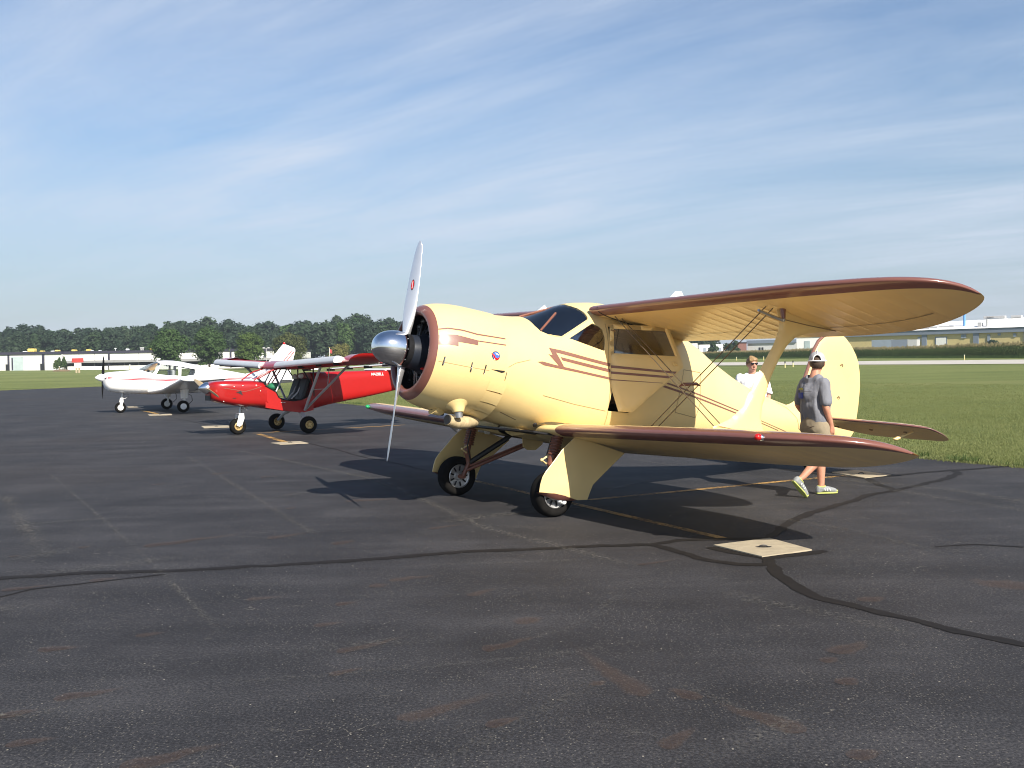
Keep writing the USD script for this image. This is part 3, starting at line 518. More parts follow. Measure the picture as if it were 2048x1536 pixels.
# the wood behind: individual trees from six models
protos = []; fr = np.random.default_rng(21)
WOOD = 'mixed green tree standing in the long wood behind the airfield'
spots = []
for row, (Dp, st) in enumerate([(322, 6.5), (342, 6.0), (365, 6.0), (392, 6.0)]):
    x = -245 + row*3.0
    while x < 70:
        X = x + fr.normal(0, 1.6); Y = Dp + fr.normal(0, 5); px = 1024 + 1916*X/Y
        top = np.interp(px, [-400, 0, 55, 130, 200, 300, 420, 520, 620, 705, 760, 820, 1100, 1500], [655, 662, 652, 657, 656, 650, 642, 651, 648, 637, 640, 646, 664, 676])
        H = (730.5 - .009*px - top - fr.uniform(-2, 6) - (8 if row < 2 else 0))/1916*Y + .4
        spots.append((X, Y, H*1.16, row)); x += st*fr.uniform(.75, 1.25)
for k, (X, Y, H, row) in enumerate(spots):
    z = tz(X, Y)
    if k < 7:
        sh = ['round', 'oval', 'cone', 'round', 'oval', 'cone', 'round'][k]
        t = tree('wood_tree', WOOD, (X, Y, z), 16.0, [10.5, 9.5, 7.5, 11.5, 9, 7, 10][k], 3600, 1.0, ['leaf_wood', 'leaf_dark', 'leaf_wood', 'leaf_wood', 'leaf_green', 'leaf_dark', 'leaf_wood'][k], 60 + k, 'trees of the wood behind the airfield', base=.06, shape=sh, nb=24, blob=.36)
        protos.append(t)
    else:
        p = protos[int(fr.choice(7, p=[.24, .16, .13, .2, .06, .08, .13]))]; s = H/16.0
        dup(p, (X, Y, z), fr.uniform(0, 6.28), WOOD, scale=(max(s, .8)*fr.uniform(.9, 1.2), max(s, .8)*fr.uniform(.9, 1.2), s))
# undergrowth closing the foot of the wood
us = []
for k in range(9000):
    X = fr.uniform(-250, 75); Y = fr.uniform(314, 322); us.append((X, Y, tz(X, Y) + abs(fr.normal(0, 1.1))))
us = np.array(us); nr = fr.normal(size=us.shape); nr[:, 1] -= .8; nr /= np.linalg.norm(nr, axis=1)[:, None]
tag(obj('undergrowth', leaves(us, nr, 1.3, fr), 'leaf_dark', smooth=False), 'low dark undergrowth along the foot of the wood', 'undergrowth', kind='stuff')

# ================================================================ the white factory on the left
paint('wall_white', (.74, .73, .69), .7, var=.05, vs=.6)
paint('wall_grey', (.50, .50, .49), .7, var=.05, vs=.6)
paint('fascia_dark', (.030, .028, .045), .5)
paint('band_grey', (.25, .25, .25), .7, var=.1, vs=.8)
paint('vent_yellow', (.70, .55, .14), .4)
paint('translucent_panel', (.36, .43, .43), .35, var=.12, vs=.7)
FD = 255.0; k = FD/1916
def fx(px): return (px - 1024)*k
f0 = fx(-150); fz = 1.25
fac = thing('factory', 'long low white factory with dark roof edge and grey loading dock, left of the trees', 'factory', (f0, FD, fz))
def fb(name, p0, p1, z0, z1, y0, y1, mat, lab=None, parent=None):
    x0, x1 = fx(p0) - f0, fx(p1) - f0
    return obj(name, box(x1 - x0, y1 - y0, z1 - z0, ((x0 + x1)/2, (y0 + y1)/2, (z0 + z1)/2 - fz)), mat, parent or fac, smooth=False, label=lab)
fb('wall', -150, 125, 1.0, 5.42, 0, 40, 'wall_grey', 'grey-white end wall')
fb('wall', 125, 560, 3.6, 5.42, 1.2, 40, 'wall_white'); fb('wall', 125, 560, 1.0, 3.6, 6, 40, 'band_grey')
fb('roof_edge', -150.5, 125.2, 5.42, 6.12, -.35, 40.2, 'fascia_dark'); fb('roof_edge', 125.2, 560.5, 5.42, 6.08, .9, 40.2, 'fascia_dark')
fb('dock_canopy', 130, 545, 2.95, 3.6, .2, 6, 'band_grey'); fb('dock_wall', 134, 556, .9, 2.05, .6, 1.0, 'wall_white')
for p0, p1 in ((16.5, 20.5), (85.5, 90.5)):
    fb('wall_recess', p0, p1, 1.0, 5.42, -.06, .2, 'fascia_dark'); fb('door', p0 - 3.6, p1 - .2, 1.0, 2.9, -.12, .1, 'dark')
fb('large_door', 24, 47.5, 1.2, 4.9, -.08, .15, 'translucent_panel'); fb('door_strip', 24.8, 27.6, 1.3, 4.6, -.12, .1, 'fascia_dark')
for p in (155.5, 186.5, 246.5, 275.5, 302, 330, 362): fb('wall_joint', p - .4, p + .4, 2.0, 5.42, 1.12, 1.3, 'band_grey')
for p in (123.5, 216.5, 461, 497, 530): fb('wall_pier', p - 1.2, p + 1.2, 1.0, 5.42, .6, 1.3, 'fascia_dark')
for px, w, h, m in [(47.5, 14, .95, 'vent_yellow'), (34, 7, .35, 'white_paint'), (68.5, 7, .35, 'vent_yellow'), (91, 7, .3, 'white_paint'), (99.5, 7, .5, 'vent_yellow'), (133.5, 8, .5, 'vent_yellow'), (163, 8, .5, 'vent_yellow'), (292.5, 11, .6, 'vent_yellow'), (170, 3, .35, 'white_paint'), (186, 3, .3, 'white_paint'), (242, 4, .55, 'white_paint'), (356, 8, .5, 'vent_yellow')]:
    d = box(w*k, 1.8, h, (fx(px) - f0, 5, 6.1 - fz + h/2), .18); obj('roof_vent', d, m, fac)
for px in (214, 266.5, 270.5): obj('roof_pipe', cat(cyl((fx(px) - f0, 6, 6.0 - fz), (fx(px) - f0, 6, 6.75 - fz), .09), cyl((fx(px) - f0, 6, 6.7 - fz), (fx(px) - f0, 6, 6.9 - fz), .32, 10)), 'white_paint', fac)
for i, (p, h, lab) in enumerate([(113.5, 3.2, 'shortest of three narrow green conifers against the white factory'), (120.3, 4.0, 'middle one of three narrow green conifers against the white factory'), (129.5, 3.95, 'rightmost of three narrow green conifers against the white factory')]):
    x = (p - 1024)/1916*248; tree('conifer', lab, (x, 248, tz(x, 248)), h, 1.75, 3200, .26, 'leaf_cypress', 80 + i, base=.0, shape='cone', nb=24, blob=.4, cat_='conifer')
# red board on posts
SD = 189.0; s_ = SD/1916; sx = (156.5 - 1024)*s_; sz = tz(sx, SD)
sg = thing('sign_board', 'red board above a white box on two wooden posts in the grass', 'sign', (sx, SD, sz))
paint('sign_red', (.42, .045, .04), .5, var=.25, vs=1.6); paint('post_wood', (.36, .30, .19), .85, var=.2, vs=9)
obj('board', box(2.25, .3, .88, (0, 0, 3.16 - sz), .04), 'sign_red', sg); obj('box', box(1.35, .3, 1.0, (0, .05, 2.14 - sz), .03), 'white_paint', sg)
for dx in (-.27, .27): obj('post', box(.32, .2, 1.72 - sz + .2, (dx, 0, (1.72 - sz)/2 - .05), .02), 'post_wood', sg)
md = trimesh.creation.icosphere(3, 1.0); md.vertices *= [2.0, 1.2, .45]; md.vertices *= (1 + .3*(meshkit.fbm(md.vertices*1.3 + 5, 3, 4) - .5))[:, None]
paint('earth', (.14, .10, .06), .95, var=.3, vs=3)
mx = (124 - 1024)/1916*222; o = obj('earth_mound', md, 'earth'); UsdGeom.Xformable(o).AddTranslateOp().Set(Gf.Vec3d(mx, 222, tz(mx, 222) + .05)); tag(o, 'small reddish brown earth mound in the grass left of the red board', 'mound')
def post(name, label, px, Dp, parts, group=None):
    x = (px - 1024)/1916*Dp; t = thing(name, label, 'post' if 'pole' not in name else 'pole', (x, Dp, tz(x, Dp)), 0, group)
    for nm, r0, z0, z1, m in parts: obj(nm, tube([(0, 0, z0), (0, 0, z1)], r0, 10), m, t)
    return t
paint('stake_yellow', (.65, .55, .25), .6)
post('marker_stake', 'thin pale stake beside the earth mound', 119.5, 225, [('shaft', .09, -.1, 1.05, 'post_wood'), ('tip', .10, 1.05, 1.2, 'white_paint')])
post('marker_stake', 'thin pale stake above the nose of the white aircraft', 260.5, 230, [('shaft', .10, -.1, 1.15, 'post_wood'), ('tip', .12, 1.15, 1.45, 'white_paint')])
fp = post('flag_pole', 'white flag pole left of the small yellow tree', 660, 258, [('shaft', .07, -.1, 5.1, 'white_paint'), ('ball', .12, 5.1, 5.25, 'vent_yellow')])
paint('flag_red', (.4, .06, .06), .7); P = np.array([[(x, .12*math.sin(x*5)*x, 4.9 - z - x*.5) for z in (0, .35, .7, 1.05)] for x in np.linspace(.05, .75, 8)]); obj('flag', grid(P), 'flag_red', fp)
lp = post('lamp_pole', 'twin headed lamp pole rising between the two rightmost round trees', 534, 236, [('shaft', .09, -.1, 5.1, 'grey_paint')])
obj('arm', tube([(-.55, 0, 5.15), (.55, 0, 5.15)], .05, 8), 'grey_paint', lp)
for dx in (-.6, .6): obj('lamp_head', box(.5, .3, .22, (dx, 0, 5.2), .05), 'white_paint', lp)
# small lights and stakes by the runway
for nm, lab, px, Dp in [('runway_light', 'left one of two yellow edge lights on the grass beyond the walking man', 1570.5, 88.75), ('runway_light', 'right one of two yellow edge lights, nearest the cream tail fin', 1586.5, 92.0)]:
    t = post(nm, lab, px, Dp, [('stem', .045, -.05, .42, 'stake_yellow'), ('collar', .07, .42, .48, 'steel'), ('lens', .06, .48, .62, 'dark')])
for lab, px, Dp in [('small pale stake at the corn edge left of the man in the white shirt', 1474, 155), ('small pale stake at the corn edge right of the man in the white shirt', 1528, 149), ('small pale stake at the runway edge under the upper wing tip', 1929.5, 104)]:
    post('runway_stake', lab, px, Dp, [('shaft', .05, -.05, .5, 'stake_yellow'), ('tip', .05, .5, .58, 'white_paint')])

# ================================================================ corn, buildings on the right
foliage('corn_leaf', (.055, .092, .028), (.105, .145, .048), (.21, .20, .09), .4)
def corn_plant(seed):
    r = np.random.default_rng(seed); ms = [tube([(0, 0, 0), (0, 0, 1.7)], [.016, .01], 5)]
    for i in range(11):
        a = i*2.4 + r.normal(0, .4); z = .3 + i*.135; L = r.uniform(.55, .85)*(1 - .25*abs(i - 5)/5); s = np.linspace(0, 1, 5); up = r.uniform(.25, .5)
        rr = L*s; zz = z + up*s*1.4 - .95*up*2.2*s**2.2*.6; w = .05*np.sin(np.clip(s*.9 + .12, 0, 1)*math.pi)
        c, sn = math.cos(a), math.sin(a)
        P = np.stack([np.stack([rr*c - w*sn, rr*sn + w*c, zz], 1), np.stack([rr*c, rr*sn, zz - .015], 1), np.stack([rr*c + w*sn, rr*sn - w*c, zz], 1)], 1); ms.append(grid(P))
    return cat(*ms)
def tassel(seed):
    r = np.random.default_rng(seed); return cat(*[tube([(0, 0, 1.66), (.10*math.cos(a), .10*math.sin(a), 2.02 + r.uniform(-.06, .1))], [.026, .018], 4) for a in r.uniform(0, 6.28, 7)])
c0, c1 = np.array([57.9, 108.0]), np.array([43.0, 215.0]); cu = (c1 - c0)/np.linalg.norm(c1 - c0); cn = np.array([cu[1], -cu[0]])
cp = []; cr_ = np.random.default_rng(5)
for rowi in range(12):
    tt = np.arange(-45, 185, .30 if rowi < 3 else .42); tt = tt + cr_.normal(0, .07, len(tt)); cp.append(c0 + tt[:, None]*cu + (rowi*.72 + cr_.normal(0, .07, len(tt)))[:, None]*cn)
cp = np.vstack(cp); hvar = .66 + .20*meshkit.fbm(np.c_[cp*.05, cp[:, :1]*0], 3, 3) + cr_.normal(0, .05, len(cp))
instancer('corn_field', [corn_plant(s) for s in range(5)], np.c_[cp, terrain(cp[:, 0], cp[:, 1])], cr_.integers(0, 5, len(cp)), cr_.uniform(0, 6.28, len(cp)), hvar, 'corn_leaf', 'tall green corn with tan tassels in a strip beyond the runway', 'corn')
foliage('corn_tassel', (.26, .22, .11), (.34, .29, .15), (.42, .36, .19), .3)
instancer('corn_tassels', [tassel(s) for s in range(3)], np.c_[cp, terrain(cp[:, 0], cp[:, 1])], cr_.integers(0, 3, len(cp)), cr_.uniform(0, 6.28, len(cp)), hvar, 'corn_tassel', 'pale tan tassels along the top of the corn', 'tassels')
foliage('weed', (.04, .075, .02), (.07, .11, .03), (.11, .14, .05), .3)
wt = cr_.uniform(-45, 185, 9000); wd = cr_.gamma(2, .5, 9000); wp = c0 + wt[:, None]*cu - (wd - .3)[:, None]*cn
instancer('verge_weeds', [blades(9, .42, 31, .22), blades(9, .35, 32, .22)], np.c_[wp, terrain(wp[:, 0], wp[:, 1])], cr_.integers(0, 2, 9000), cr_.uniform(0, 6.28, 9000), np.clip(1.3 - wd*.25, .3, 1.2), 'weed', 'rough green weeds along the foot of the corn', 'weeds')

paint('wall_yellow', (.52, .42, .19), .75, var=.06, vs=.7)
paint('fascia_blue', (.17, .20, .25), .5); paint('roof_white', (.80, .78, .74), .5, var=.04, vs=.3); paint('box_blue_grey', (.22, .26, .31), .5, var=.1, vs=.8); paint('pipe_blue', (.10, .28, .62), .4); paint('brick_red', (.16, .07, .055), .8)
def rowbuild(name, label, cat_, pL, DL, pR, DR):
    """a local frame along a facade running from pixel column pL (distance DL) to pR (distance DR)"""
    a = np.array([(pL - 1024)/1916*DL, DL]); b = np.array([(pR - 1024)/1916*DR, DR]); L = np.linalg.norm(b - a); ang = math.atan2(*(b - a)[::-1])
    z = 1.42; t = thing(name, label, cat_, (a[0], a[1], z), ang)
    def add(nm, u0, u1, z0, z1, y0, y1, mat, lab=None): return obj(nm, box((u1 - u0)*L, y1 - y0, z1 - z0, ((u0 + u1)/2*L, (y0 + y1)/2, (z0 + z1)/2)), mat, t, smooth=False, label=lab)
    return t, add, L
yb, add, L = rowbuild('yellow_building', 'long yellow walled building with blue grey eaves and white roof behind the corn', 'building', 1690, 248, 2130, 212)
add('wall', 0, 1, 0, 5.0, 0, 30, 'wall_yellow'); add('eaves', .0, 1.003, 5.0, 6.1, -.5, 30.3, 'fascia_blue')
rf = np.array([[-.4, -.7, 6.1], [L + .5, -.7, 6.1], [L + .5, 30.5, 6.1], [-.4, 30.5, 6.1], [4, 15, 8.2], [L + .5, 15, 9.0]]); obj('roof', tm(rf, [(0, 1, 5), (0, 5, 4), (2, 3, 4), (2, 4, 5), (0, 4, 3), (1, 2, 5)]), 'roof_white', yb, smooth=False)
for u, w in ((.40, .012), (.635, .012), (.85, .012)): add('pilaster', u - w, u + w, 0, 5.0, -.25, .1, 'fascia_blue')
add('door_frame', .450, .505, 1.0, 4.4, -.12, .1, 'fascia_blue'); add('roller_door', .455, .500, 1.6, 4.15, -.16, .1, 'wall_white'); add('door_gap', .455, .500, 1.15, 1.55, -.15, .1, 'dark')
for u, z0, z1 in ((.575, 3.9, 4.8), (.585, 3.9, 4.8), (.69, 2.4, 4.6), (.735, 4.3, 4.8), (.80, 3.9, 4.7), (.74, 1.6, 2.6), (.92, 3.8, 4.7), (.375, 3.3, 4.5)): add('wall_vent', u - .006, u + .006, z0, z1, -.18, .1, 'box_blue_grey')
obj('roof_pipe', cat(cyl((.555*L, 4, 6.3), (.555*L, 4, 10.2), .28), cyl((.555*L, 4, 6.2), (.555*L, 4, 6.9), .5)), 'pipe_blue', yb)
for u, y, w, h in ((.42, 2, 3, .45), (.46, 3, 6, .4), (.40, 1, 2, .3), (.62, 15, 5, .6), (.60, 15, 2, .5), (.72, 14.6, 2.4, .6), (.64, 2, .9, 1.1), (.672, 2, .4, 1.8), (.83, 8, .6, 1.4)): obj('roof_unit', box(w, 1.2, h, (u*L, y, 6.1 + min(y, 15)/15*2.7 + h/2), .06), 'grey_paint', yb)
bs_, add, L = rowbuild('shipping_container', 'row of blue grey containers in front of the yellow building', 'container', 1744, 214, 1834, 208)
add('body', 0, .44, 0, 3.6, 0, 2.5, 'box_blue_grey'); add('body', .445, .79, 0, 3.55, .1, 2.5, 'fascia_blue'); add('body', .795, 1, 0, 3.5, .1, 2.5, 'grey_paint', 'paler end container')
wbd, add, L = rowbuild('white_building', 'tall white block with grey blue doors behind the corn, left of the tail fin', 'building', 1594, 262, 1648, 258)
add('wall', 0, 1, 0, 5.4, 0, 12, 'wall_white'); add('door', .30, .50, 0, 4.4, -.1, .2, 'translucent_panel'); add('door', .78, .84, 0, 4.6, -.1, .2, 'grey_paint'); add('roof_edge', -.01, 1.01, 5.4, 5.7, -.2, 12.2, 'white_paint')
lsh, add, L = rowbuild('long_shed', 'long pale shed with two dark windows seen below the upper wing', 'shed', 1496, 270, 1593, 262)
add('wall', 0, 1, 0, 4.0, 0, 14, 'wall_grey'); add('roof', -.01, 1.01, 4.0, 4.9, -.4, 14.4, 'fascia_blue')
for u in (.255, .315): add('window', u - .018, u + .018, 1.0, 2.9, -.08, .1, 'dark')
bk, add, L = rowbuild('brick_shed', 'small dark red brick shed at the end of the long pale shed', 'shed', 1476, 268, 1494, 268)
add('wall', 0, 1, 0, 4.2, 0, 8, 'brick_red'); add('roof', -.03, 1.03, 4.2, 4.5, -.2, 8.2, 'fascia_dark')
for i, (p0, p1, h, lab) in enumerate([(1360, 1396, 4.2, 'white trailer with grey hatch, leftmost behind the corn'), (1400, 1421, 3.8, 'white trailer beside the dark bushes behind the corn'), (1430, 1452, 3.9, 'white trailer half hidden by dark bushes behind the corn')]):
    tr, add, L = rowbuild('trailer', lab, 'trailer', p0, 262, p1, 262); add('body', 0, 1, .9, h, 0, 2.5, 'wall_white'); add('hatch', .35, .6, 1.4, 3.0, -.06, .1, 'box_blue_grey'); add('undercarriage', .1, .9, .2, .9, .3, 2.2, 'dark')
    for u in (.2, .8): 
        w_ = wheel_tyre(.5, .3, 16); w_.apply_translation((u*L, .25, .5)); obj('wheel', w_, 'tyre', tr)
for i, (p, h, w, lab) in enumerate([(1425, 4.4, 4.5, 'dark round bush between the white trailers'), (1458, 4.6, 4.2, 'dark bush left of the brick shed'), (1470, 5.0, 3.6, 'taller dark bush touching the brick shed'), (1345, 5.2, 5.0, 'dark bush at the far left end of the corn'), (1983, 3.6, 4.0, 'green bush against the yellow wall')]):
    Dp = 258 if i < 4 else 219; x = (p - 1024)/1916*Dp; tree('bush', lab, (x, Dp, 1.4), h, w, 1300, .45, 'leaf_dark', 120 + i, base=.0, nb=14, cat_='bush')

# parked cars far off between the red aircraft and the spinner
paint('car_white', (.75, .75, .75), .3, coat=.5); paint('car_dark', (.05, .055, .07), .3, coat=.5); paint('car_red', (.35, .03, .03), .3, coat=.5); paint('car_silver', (.45, .46, .48), .35, metal=.5, coat=.4)
def far_car(label, x, y, rz, mat):
    t = thing('parked_car', label, 'car', (x, y, tz(x, y)), rz, None)
    side = [(-2.2, .35), (-2.25, .75), (-2.0, .95), (-1.35, 1.02), (-.75, 1.42), (.75, 1.45), (1.45, 1.0), (2.1, .9), (2.25, .6), (2.2, .3)]
    m = pillow(smooth_poly(side, 3), .88, .28, .2); obj('body', m, mat, t)
    for s in (-1, 1): obj('side_window', tm([( -.68, s*.89, 1.0), (1.1, s*.89, 1.02), (.68, s*.86, 1.36), (-.62, s*.86, 1.34)], [(0, 1, 2), (0, 2, 3)]), 'dark', t, smooth=False)
    for wx in (-1.4, 1.4):
        for s in (-1, 1):
            w = wheel_tyre(.33, .22, 16); w.apply_translation((wx, s*.78, .32)); obj('wheel', w, 'tyre', t)
for i, (p, m, lab) in enumerate([(700, 'car_white', 'white car parked farthest left of the distant row below the wood'), (716, 'car_dark', 'dark car second in the distant row below the wood'), (729, 'car_silver', 'silver car third in the distant row below the wood'), (741, 'car_white', 'white car fourth in the distant row, just left of the spinner'), (752, 'car_red', 'red car at the end of the distant row behind the spinner')]):
    far_car(lab, (p - 1024)/1916*292, 292 + i*1.5, .25 + .1*i, m)

# ================================================================ the summer haze
MAT['haze'] = usdkit.material(stage, '/World/Looks/haze', {'v': ('principled_volume', {'color': (.86, .93, 1.0), 'density': HAZE_D, 'anisotropy': .3})}, volume='v.volume')
tag(obj('haze', box(1400, 900, 32, (0, 370, 13.0)), 'haze', smooth=False), 'thin pale summer haze over the airfield', 'haze', kind='stuff')

# ================================================================ the cream cabin biplane
YAW, ATT = 32.416*D, 10.651*D
HUB = np.array([-1.228, 10.746, 1.864])
bF = np.array([-math.cos(YAW)*math.cos(ATT), -math.sin(YAW)*math.cos(ATT), math.sin(ATT)]); bL = np.array([math.sin(YAW), -math.cos(YAW), 0.]); bU = np.cross(bF, bL)
GX0, GZ0 = 1.589, -1.598            # ground point between the main wheels, in body measures (aft of the propeller, above its axis)
bO = HUB - GX0*bF + GZ0*bU
biplane = thing('biplane', 'cream cabin biplane with brown stripes, polished propeller and open door', 'airplane', mat4=Gf.Matrix4d(*bF, 0, *bL, 0, *bU, 0, *bO, 1))
def loc(m):
    """(aft, left, up) measured from the propeller hub -> the aircraft's own frame"""
    v = np.asarray(m.vertices); return tm(np.stack([GX0 - v[:, 0], v[:, 1], v[:, 2] - GZ0], 1), np.asarray(m.faces)[:, ::-1])
def bp(name, m, mat, parent=None, smooth=35, label=None): return obj(name, loc(m), mat, parent or biplane, smooth, label)
def mir(m): v = np.array(m.vertices); v[:, 1] *= -1; return tm(v, np.asarray(m.faces)[:, ::-1])
ST = np.array([[1.0,.610,-.610,.610,.0,2.0,2.0],[1.25,.635,-.64,.62,-.01,2.0,2.05],[1.48,.68,-.665,.635,-.03,2.0,2.15],[1.75,.795,-.69,.65,-.06,1.95,2.3],[2.00,.925,-.70,.66,-.08,2.0,2.45],[2.25,1.005,-.71,.665,-.10,2.2,2.55],[2.55,1.05,-.71,.67,-.05,2.8,2.6],[3.05,1.045,-.70,.66,-.05,3.0,2.6],[3.60,.97,-.655,.62,-.05,2.8,2.5],[4.18,.83,-.585,.54,-.05,2.3,2.4],[4.61,.67,-.525,.475,-.05,2.0,2.3],[5.22,.47,-.43,.38,-.03,2.0,2.2],[5.75,.365,-.345,.30,.0,2.0,2.1],[6.21,.31,-.265,.235,.02,2.0,2.0],[6.80,.25,-.15,.15,.05,2.0,2.0],[7.40,.19,-.03,.06,.08,2.0,2.0]])
_lf = [PI(ST[:, 0], ST[:, q]) for q in range(1, 7)]
def ly(s, z, off=0.0):
    s = np.clip(s, 1.0, 7.4); zt, zb, w, zc, nt, nb = [f(s) for f in _lf]; z = np.asarray(z, float)
    u = np.where(z > zc, (z - zc)/(zt - zc), (zc - z)/(zc - zb)); n = np.where(z > zc, nt, nb)
    return w*np.maximum(1 - np.clip(u, 0, 1)**n, 0)**(1/n) + off
CO = np.array([[.10, .47], [.115, .505], [.15, .535], [.20, .56], [.30, .59], [.45, .615], [.65, .625], [.9, .625], [1.12, .615]]); _cf = PI(CO[:, 0], CO[:, 1])
def cy(s, z, off=0.0): r = _cf(np.clip(s, .1, 1.12)) + off; return np.sqrt(np.maximum(r*r - np.asarray(z)**2, 0))
def section(s, inset=0.0, n=64):
    zt, zb, w, zc, nt, nb = [float(f(s)) for f in _lf]; zt -= inset; zb += inset; w -= inset
    a = np.arange(n)/n*2*math.pi; c, sn = np.cos(a), np.sin(a); e = np.where(sn > 0, nt, nb)
    y = w*np.sign(c)*np.abs(c)**(2/e); z = zc + np.where(sn > 0, zt - zc, zc - zb)*np.sign(sn)*np.abs(sn)**(2/e)
    return np.stack([np.full(n, s), y, z], 1)
def loft(s0, s1, inset=0.0, step=.035, n=64):
    S = np.linspace(s0, s1, int((s1 - s0)/step) + 2); P = np.stack([section(s, inset, n) for s in S])
    g = grid(P, closev=True); v = np.vstack([g.vertices, P[0].mean(0), P[-1].mean(0)]); m = len(S); i = np.arange(n); j = (i + 1) % n
    f = np.vstack([g.faces, np.stack([np.full(n, len(v)-2), j, i], 1), np.stack([np.full(n, len(v)-1), (m-1)*n + i, (m-1)*n + j], 1)])
    q = tm(v, f)
    if q.volume < 0: q.invert()
    return q
def prism(poly, y0, y1):
    m = trimesh.creation.extrude_polygon(Polygon(poly), y1 - y0, engine='earcut'); v = m.vertices
    q = tm(np.stack([v[:, 0], v[:, 2] + y0, v[:, 1]], 1), m.faces)
    if q.volume < 0: q.invert()
    return q
WSCR = [(1.38, .76), (1.455, .605), (1.472, .545), (1.515, .488), (1.62, .462), (1.70, .460), (1.785, .47), (2.188, .762), (2.192, .80), (2.175, .845), (2.131, .892), (2.06, .925), (2.01, 1.25), (1.38, 1.25)]
SWIN = [(1.875, .466), (2.224, .719), (2.30, .69), (2.339, .655), (2.356, .548), (2.344, .396)]
DOOR = [(-.043, .732), (.696, .828), (.80, .665), (.954, .404), (.962, .38), (.956, .356), (.388, -.278), (.21, -.295), (.091, -.048), (.062, .015)]
HS, HY, AL = 2.415, .634, 20*D
OPEN = [(HS - .005, .71), (HS + .70, .83), (HS + .96, .404), (HS + .96, .356), (HS + .40, -.285), (2.492, -.305), (2.502, -.076), (2.463, .013)]
outer, inner = man(loft(1.013, 7.4)), man(loft(1.50, 4.15, .022))
cut = man(prism(WSCR, -1, 1)) + man(prism(SWIN, .2, 1)) + man(prism(SWIN, -1, -.2)) + man(prism(OPEN, .25, 1.2))
rear_win = [(2.56, .36), (2.56, .70), (3.05, .76), (3.22, .44)]
cut = cut + man(prism(rear_win, -1, -.25))
fus = unman(outer - inner - cut); bp('fuselage', fus, 'cream', smooth=28)
lin_o, lin_i = man(loft(1.51, 4.14, .024)), man(loft(1.53, 4.10, .045))
bp('cabin_lining', unman(lin_o - lin_i - cut), 'lining', smooth=28)
pane = man(loft(1.07, 5.0, .004)) - man(loft(1.08, 4.9, .010))
ws = bp('windscreen', unman(pane ^ man(prism(WSCR, -1, 1))), 'glass', smooth=28)
bp('side_window', unman(pane ^ man(prism(SWIN, .2, 1))), 'glass', smooth=28); bp('side_window', unman(pane ^ man(prism(SWIN, -1, -.2))), 'glass', smooth=28); bp('side_window', unman(pane ^ man(prism(rear_win, -1, -.25))), 'glass', smooth=28)
for sg in (1, -1):
    a, b = np.array([1.843, 0, .781]), np.array([1.526, 0, .497]); q = [a + (b - a)*t for t in np.linspace(0, 1, 9)]
    bp('windscreen_post', tube([(p[0], sg*(float(ly(p[0], p[2])) - .012), p[2]) for p in q], .013, 8), 'gear_brown')
    sl = np.array(WSCR[4:10]); sl = np.vstack([densify(sl, .03)])
    bp('window_rim', tube([(s, sg*float(ly(s, z, .001)), z) for s, z in sl], .007, 6), 'cream')
q = np.linspace(0, 1, 8); bp('windscreen_post', tube([(1.47 + .53*t, 0, .685 + .235*t - .012) for t in q], .012, 8), 'gear_brown')
# cabin inside
bp('cabin_floor', box(2.3, .95, .03, (2.75, 0, -.42)), 'lining', smooth=False)
bp('instrument_panel', box(.06, .95, .40, (1.72, 0, .22), .01), 'engine_black', smooth=False)
bp('panel_shelf', box(.32, .84, .02, (1.60, 0, .455), .0), 'engine_black', smooth=False)
for y in (-.27, .27):
    st = bp('seat', box(.46, .44, .14, (2.62, y, -.12), .04), 'leather'); bk = box(.12, .44, .62, (0, 0, 0), .04); bk.apply_transform(trimesh.transformations.rotation_matrix(.2, (0, 1, 0))); bk.apply_translation((2.88, y, .22)); bp('seat_back', bk, 'leather', st)
bp('rear_bench', cat(box(.5, 1.0, .16, (3.5, 0, -.1), .04), box(.14, 1.0, .6, (3.78, 0, .22), .04)), 'leather')
yk = np.linspace(0, 2*math.pi, 17); bp('control_wheel', cat(tube([(1.98, -.27 + .15*math.cos(t), .20 + .15*math.sin(t)) for t in yk], .012, 6), cyl((1.75, -.27, .18), (1.98, -.27, .2), .015, 8)), 'engine_black')

# the open door
dn = np.array([-math.sin(AL), math.cos(AL), 0])
def on_door(r, z, off=0.0): return np.stack([HS + np.asarray(r)*math.cos(AL) - off*math.sin(AL), HY + .006 + np.asarray(r)*math.sin(AL) + off*math.cos(AL), np.asarray(z)], -1)
WIN = [(.018, .685), (.669, .763), (.836, .482), (.059, .393)]
def bend(m, off=0.0):
    v = np.asarray(m.vertices); p = on_door(v[:, 0], v[:, 2], v[:, 1] + off); return tm(p, m.faces)
frame = Polygon(DOOR, [WIN]); door = bp('door', bend(pillow(frame, .014, .012, .045), -.014), 'cream', smooth=30)
gl = plate(WIN, .004); bp('door_window', bend(gl, -.014), 'door_glass', door, smooth=False)
bp('door_handle', bend(cat(sphere((.84, .012, .385), .022, 2, (1.3, .5, 1)), tube([(.80, .014, .40), (.84, .022, .385), (.885, .014, .372)], .008, 8))), 'cream', door)
for z in (.66, .0): bp('hinge', cyl((HS - .035, HY + .012, z), (HS + .035, HY + .012, z), .009, 8), 'seam', door)
def decal_door(poly, mat, name='stripe'):
    p, t, _ = tri_poly(poly, .05); bp(name, tm(on_door(p[:, 0], p[:, 1], .0022), t), mat, door, smooth=False)
decal_door([(.028, .242), (.877, .295), (.865, .269), (.033, .21)], 'stripe_brown'); decal_door([(.039, .168), (.849, .233), (.792, .20), (.045, .14)], 'stripe_brown'); decal_door([(.054, .075), (.72, .133), (.72, .128), (.056, .063)], 'stripe_brown')
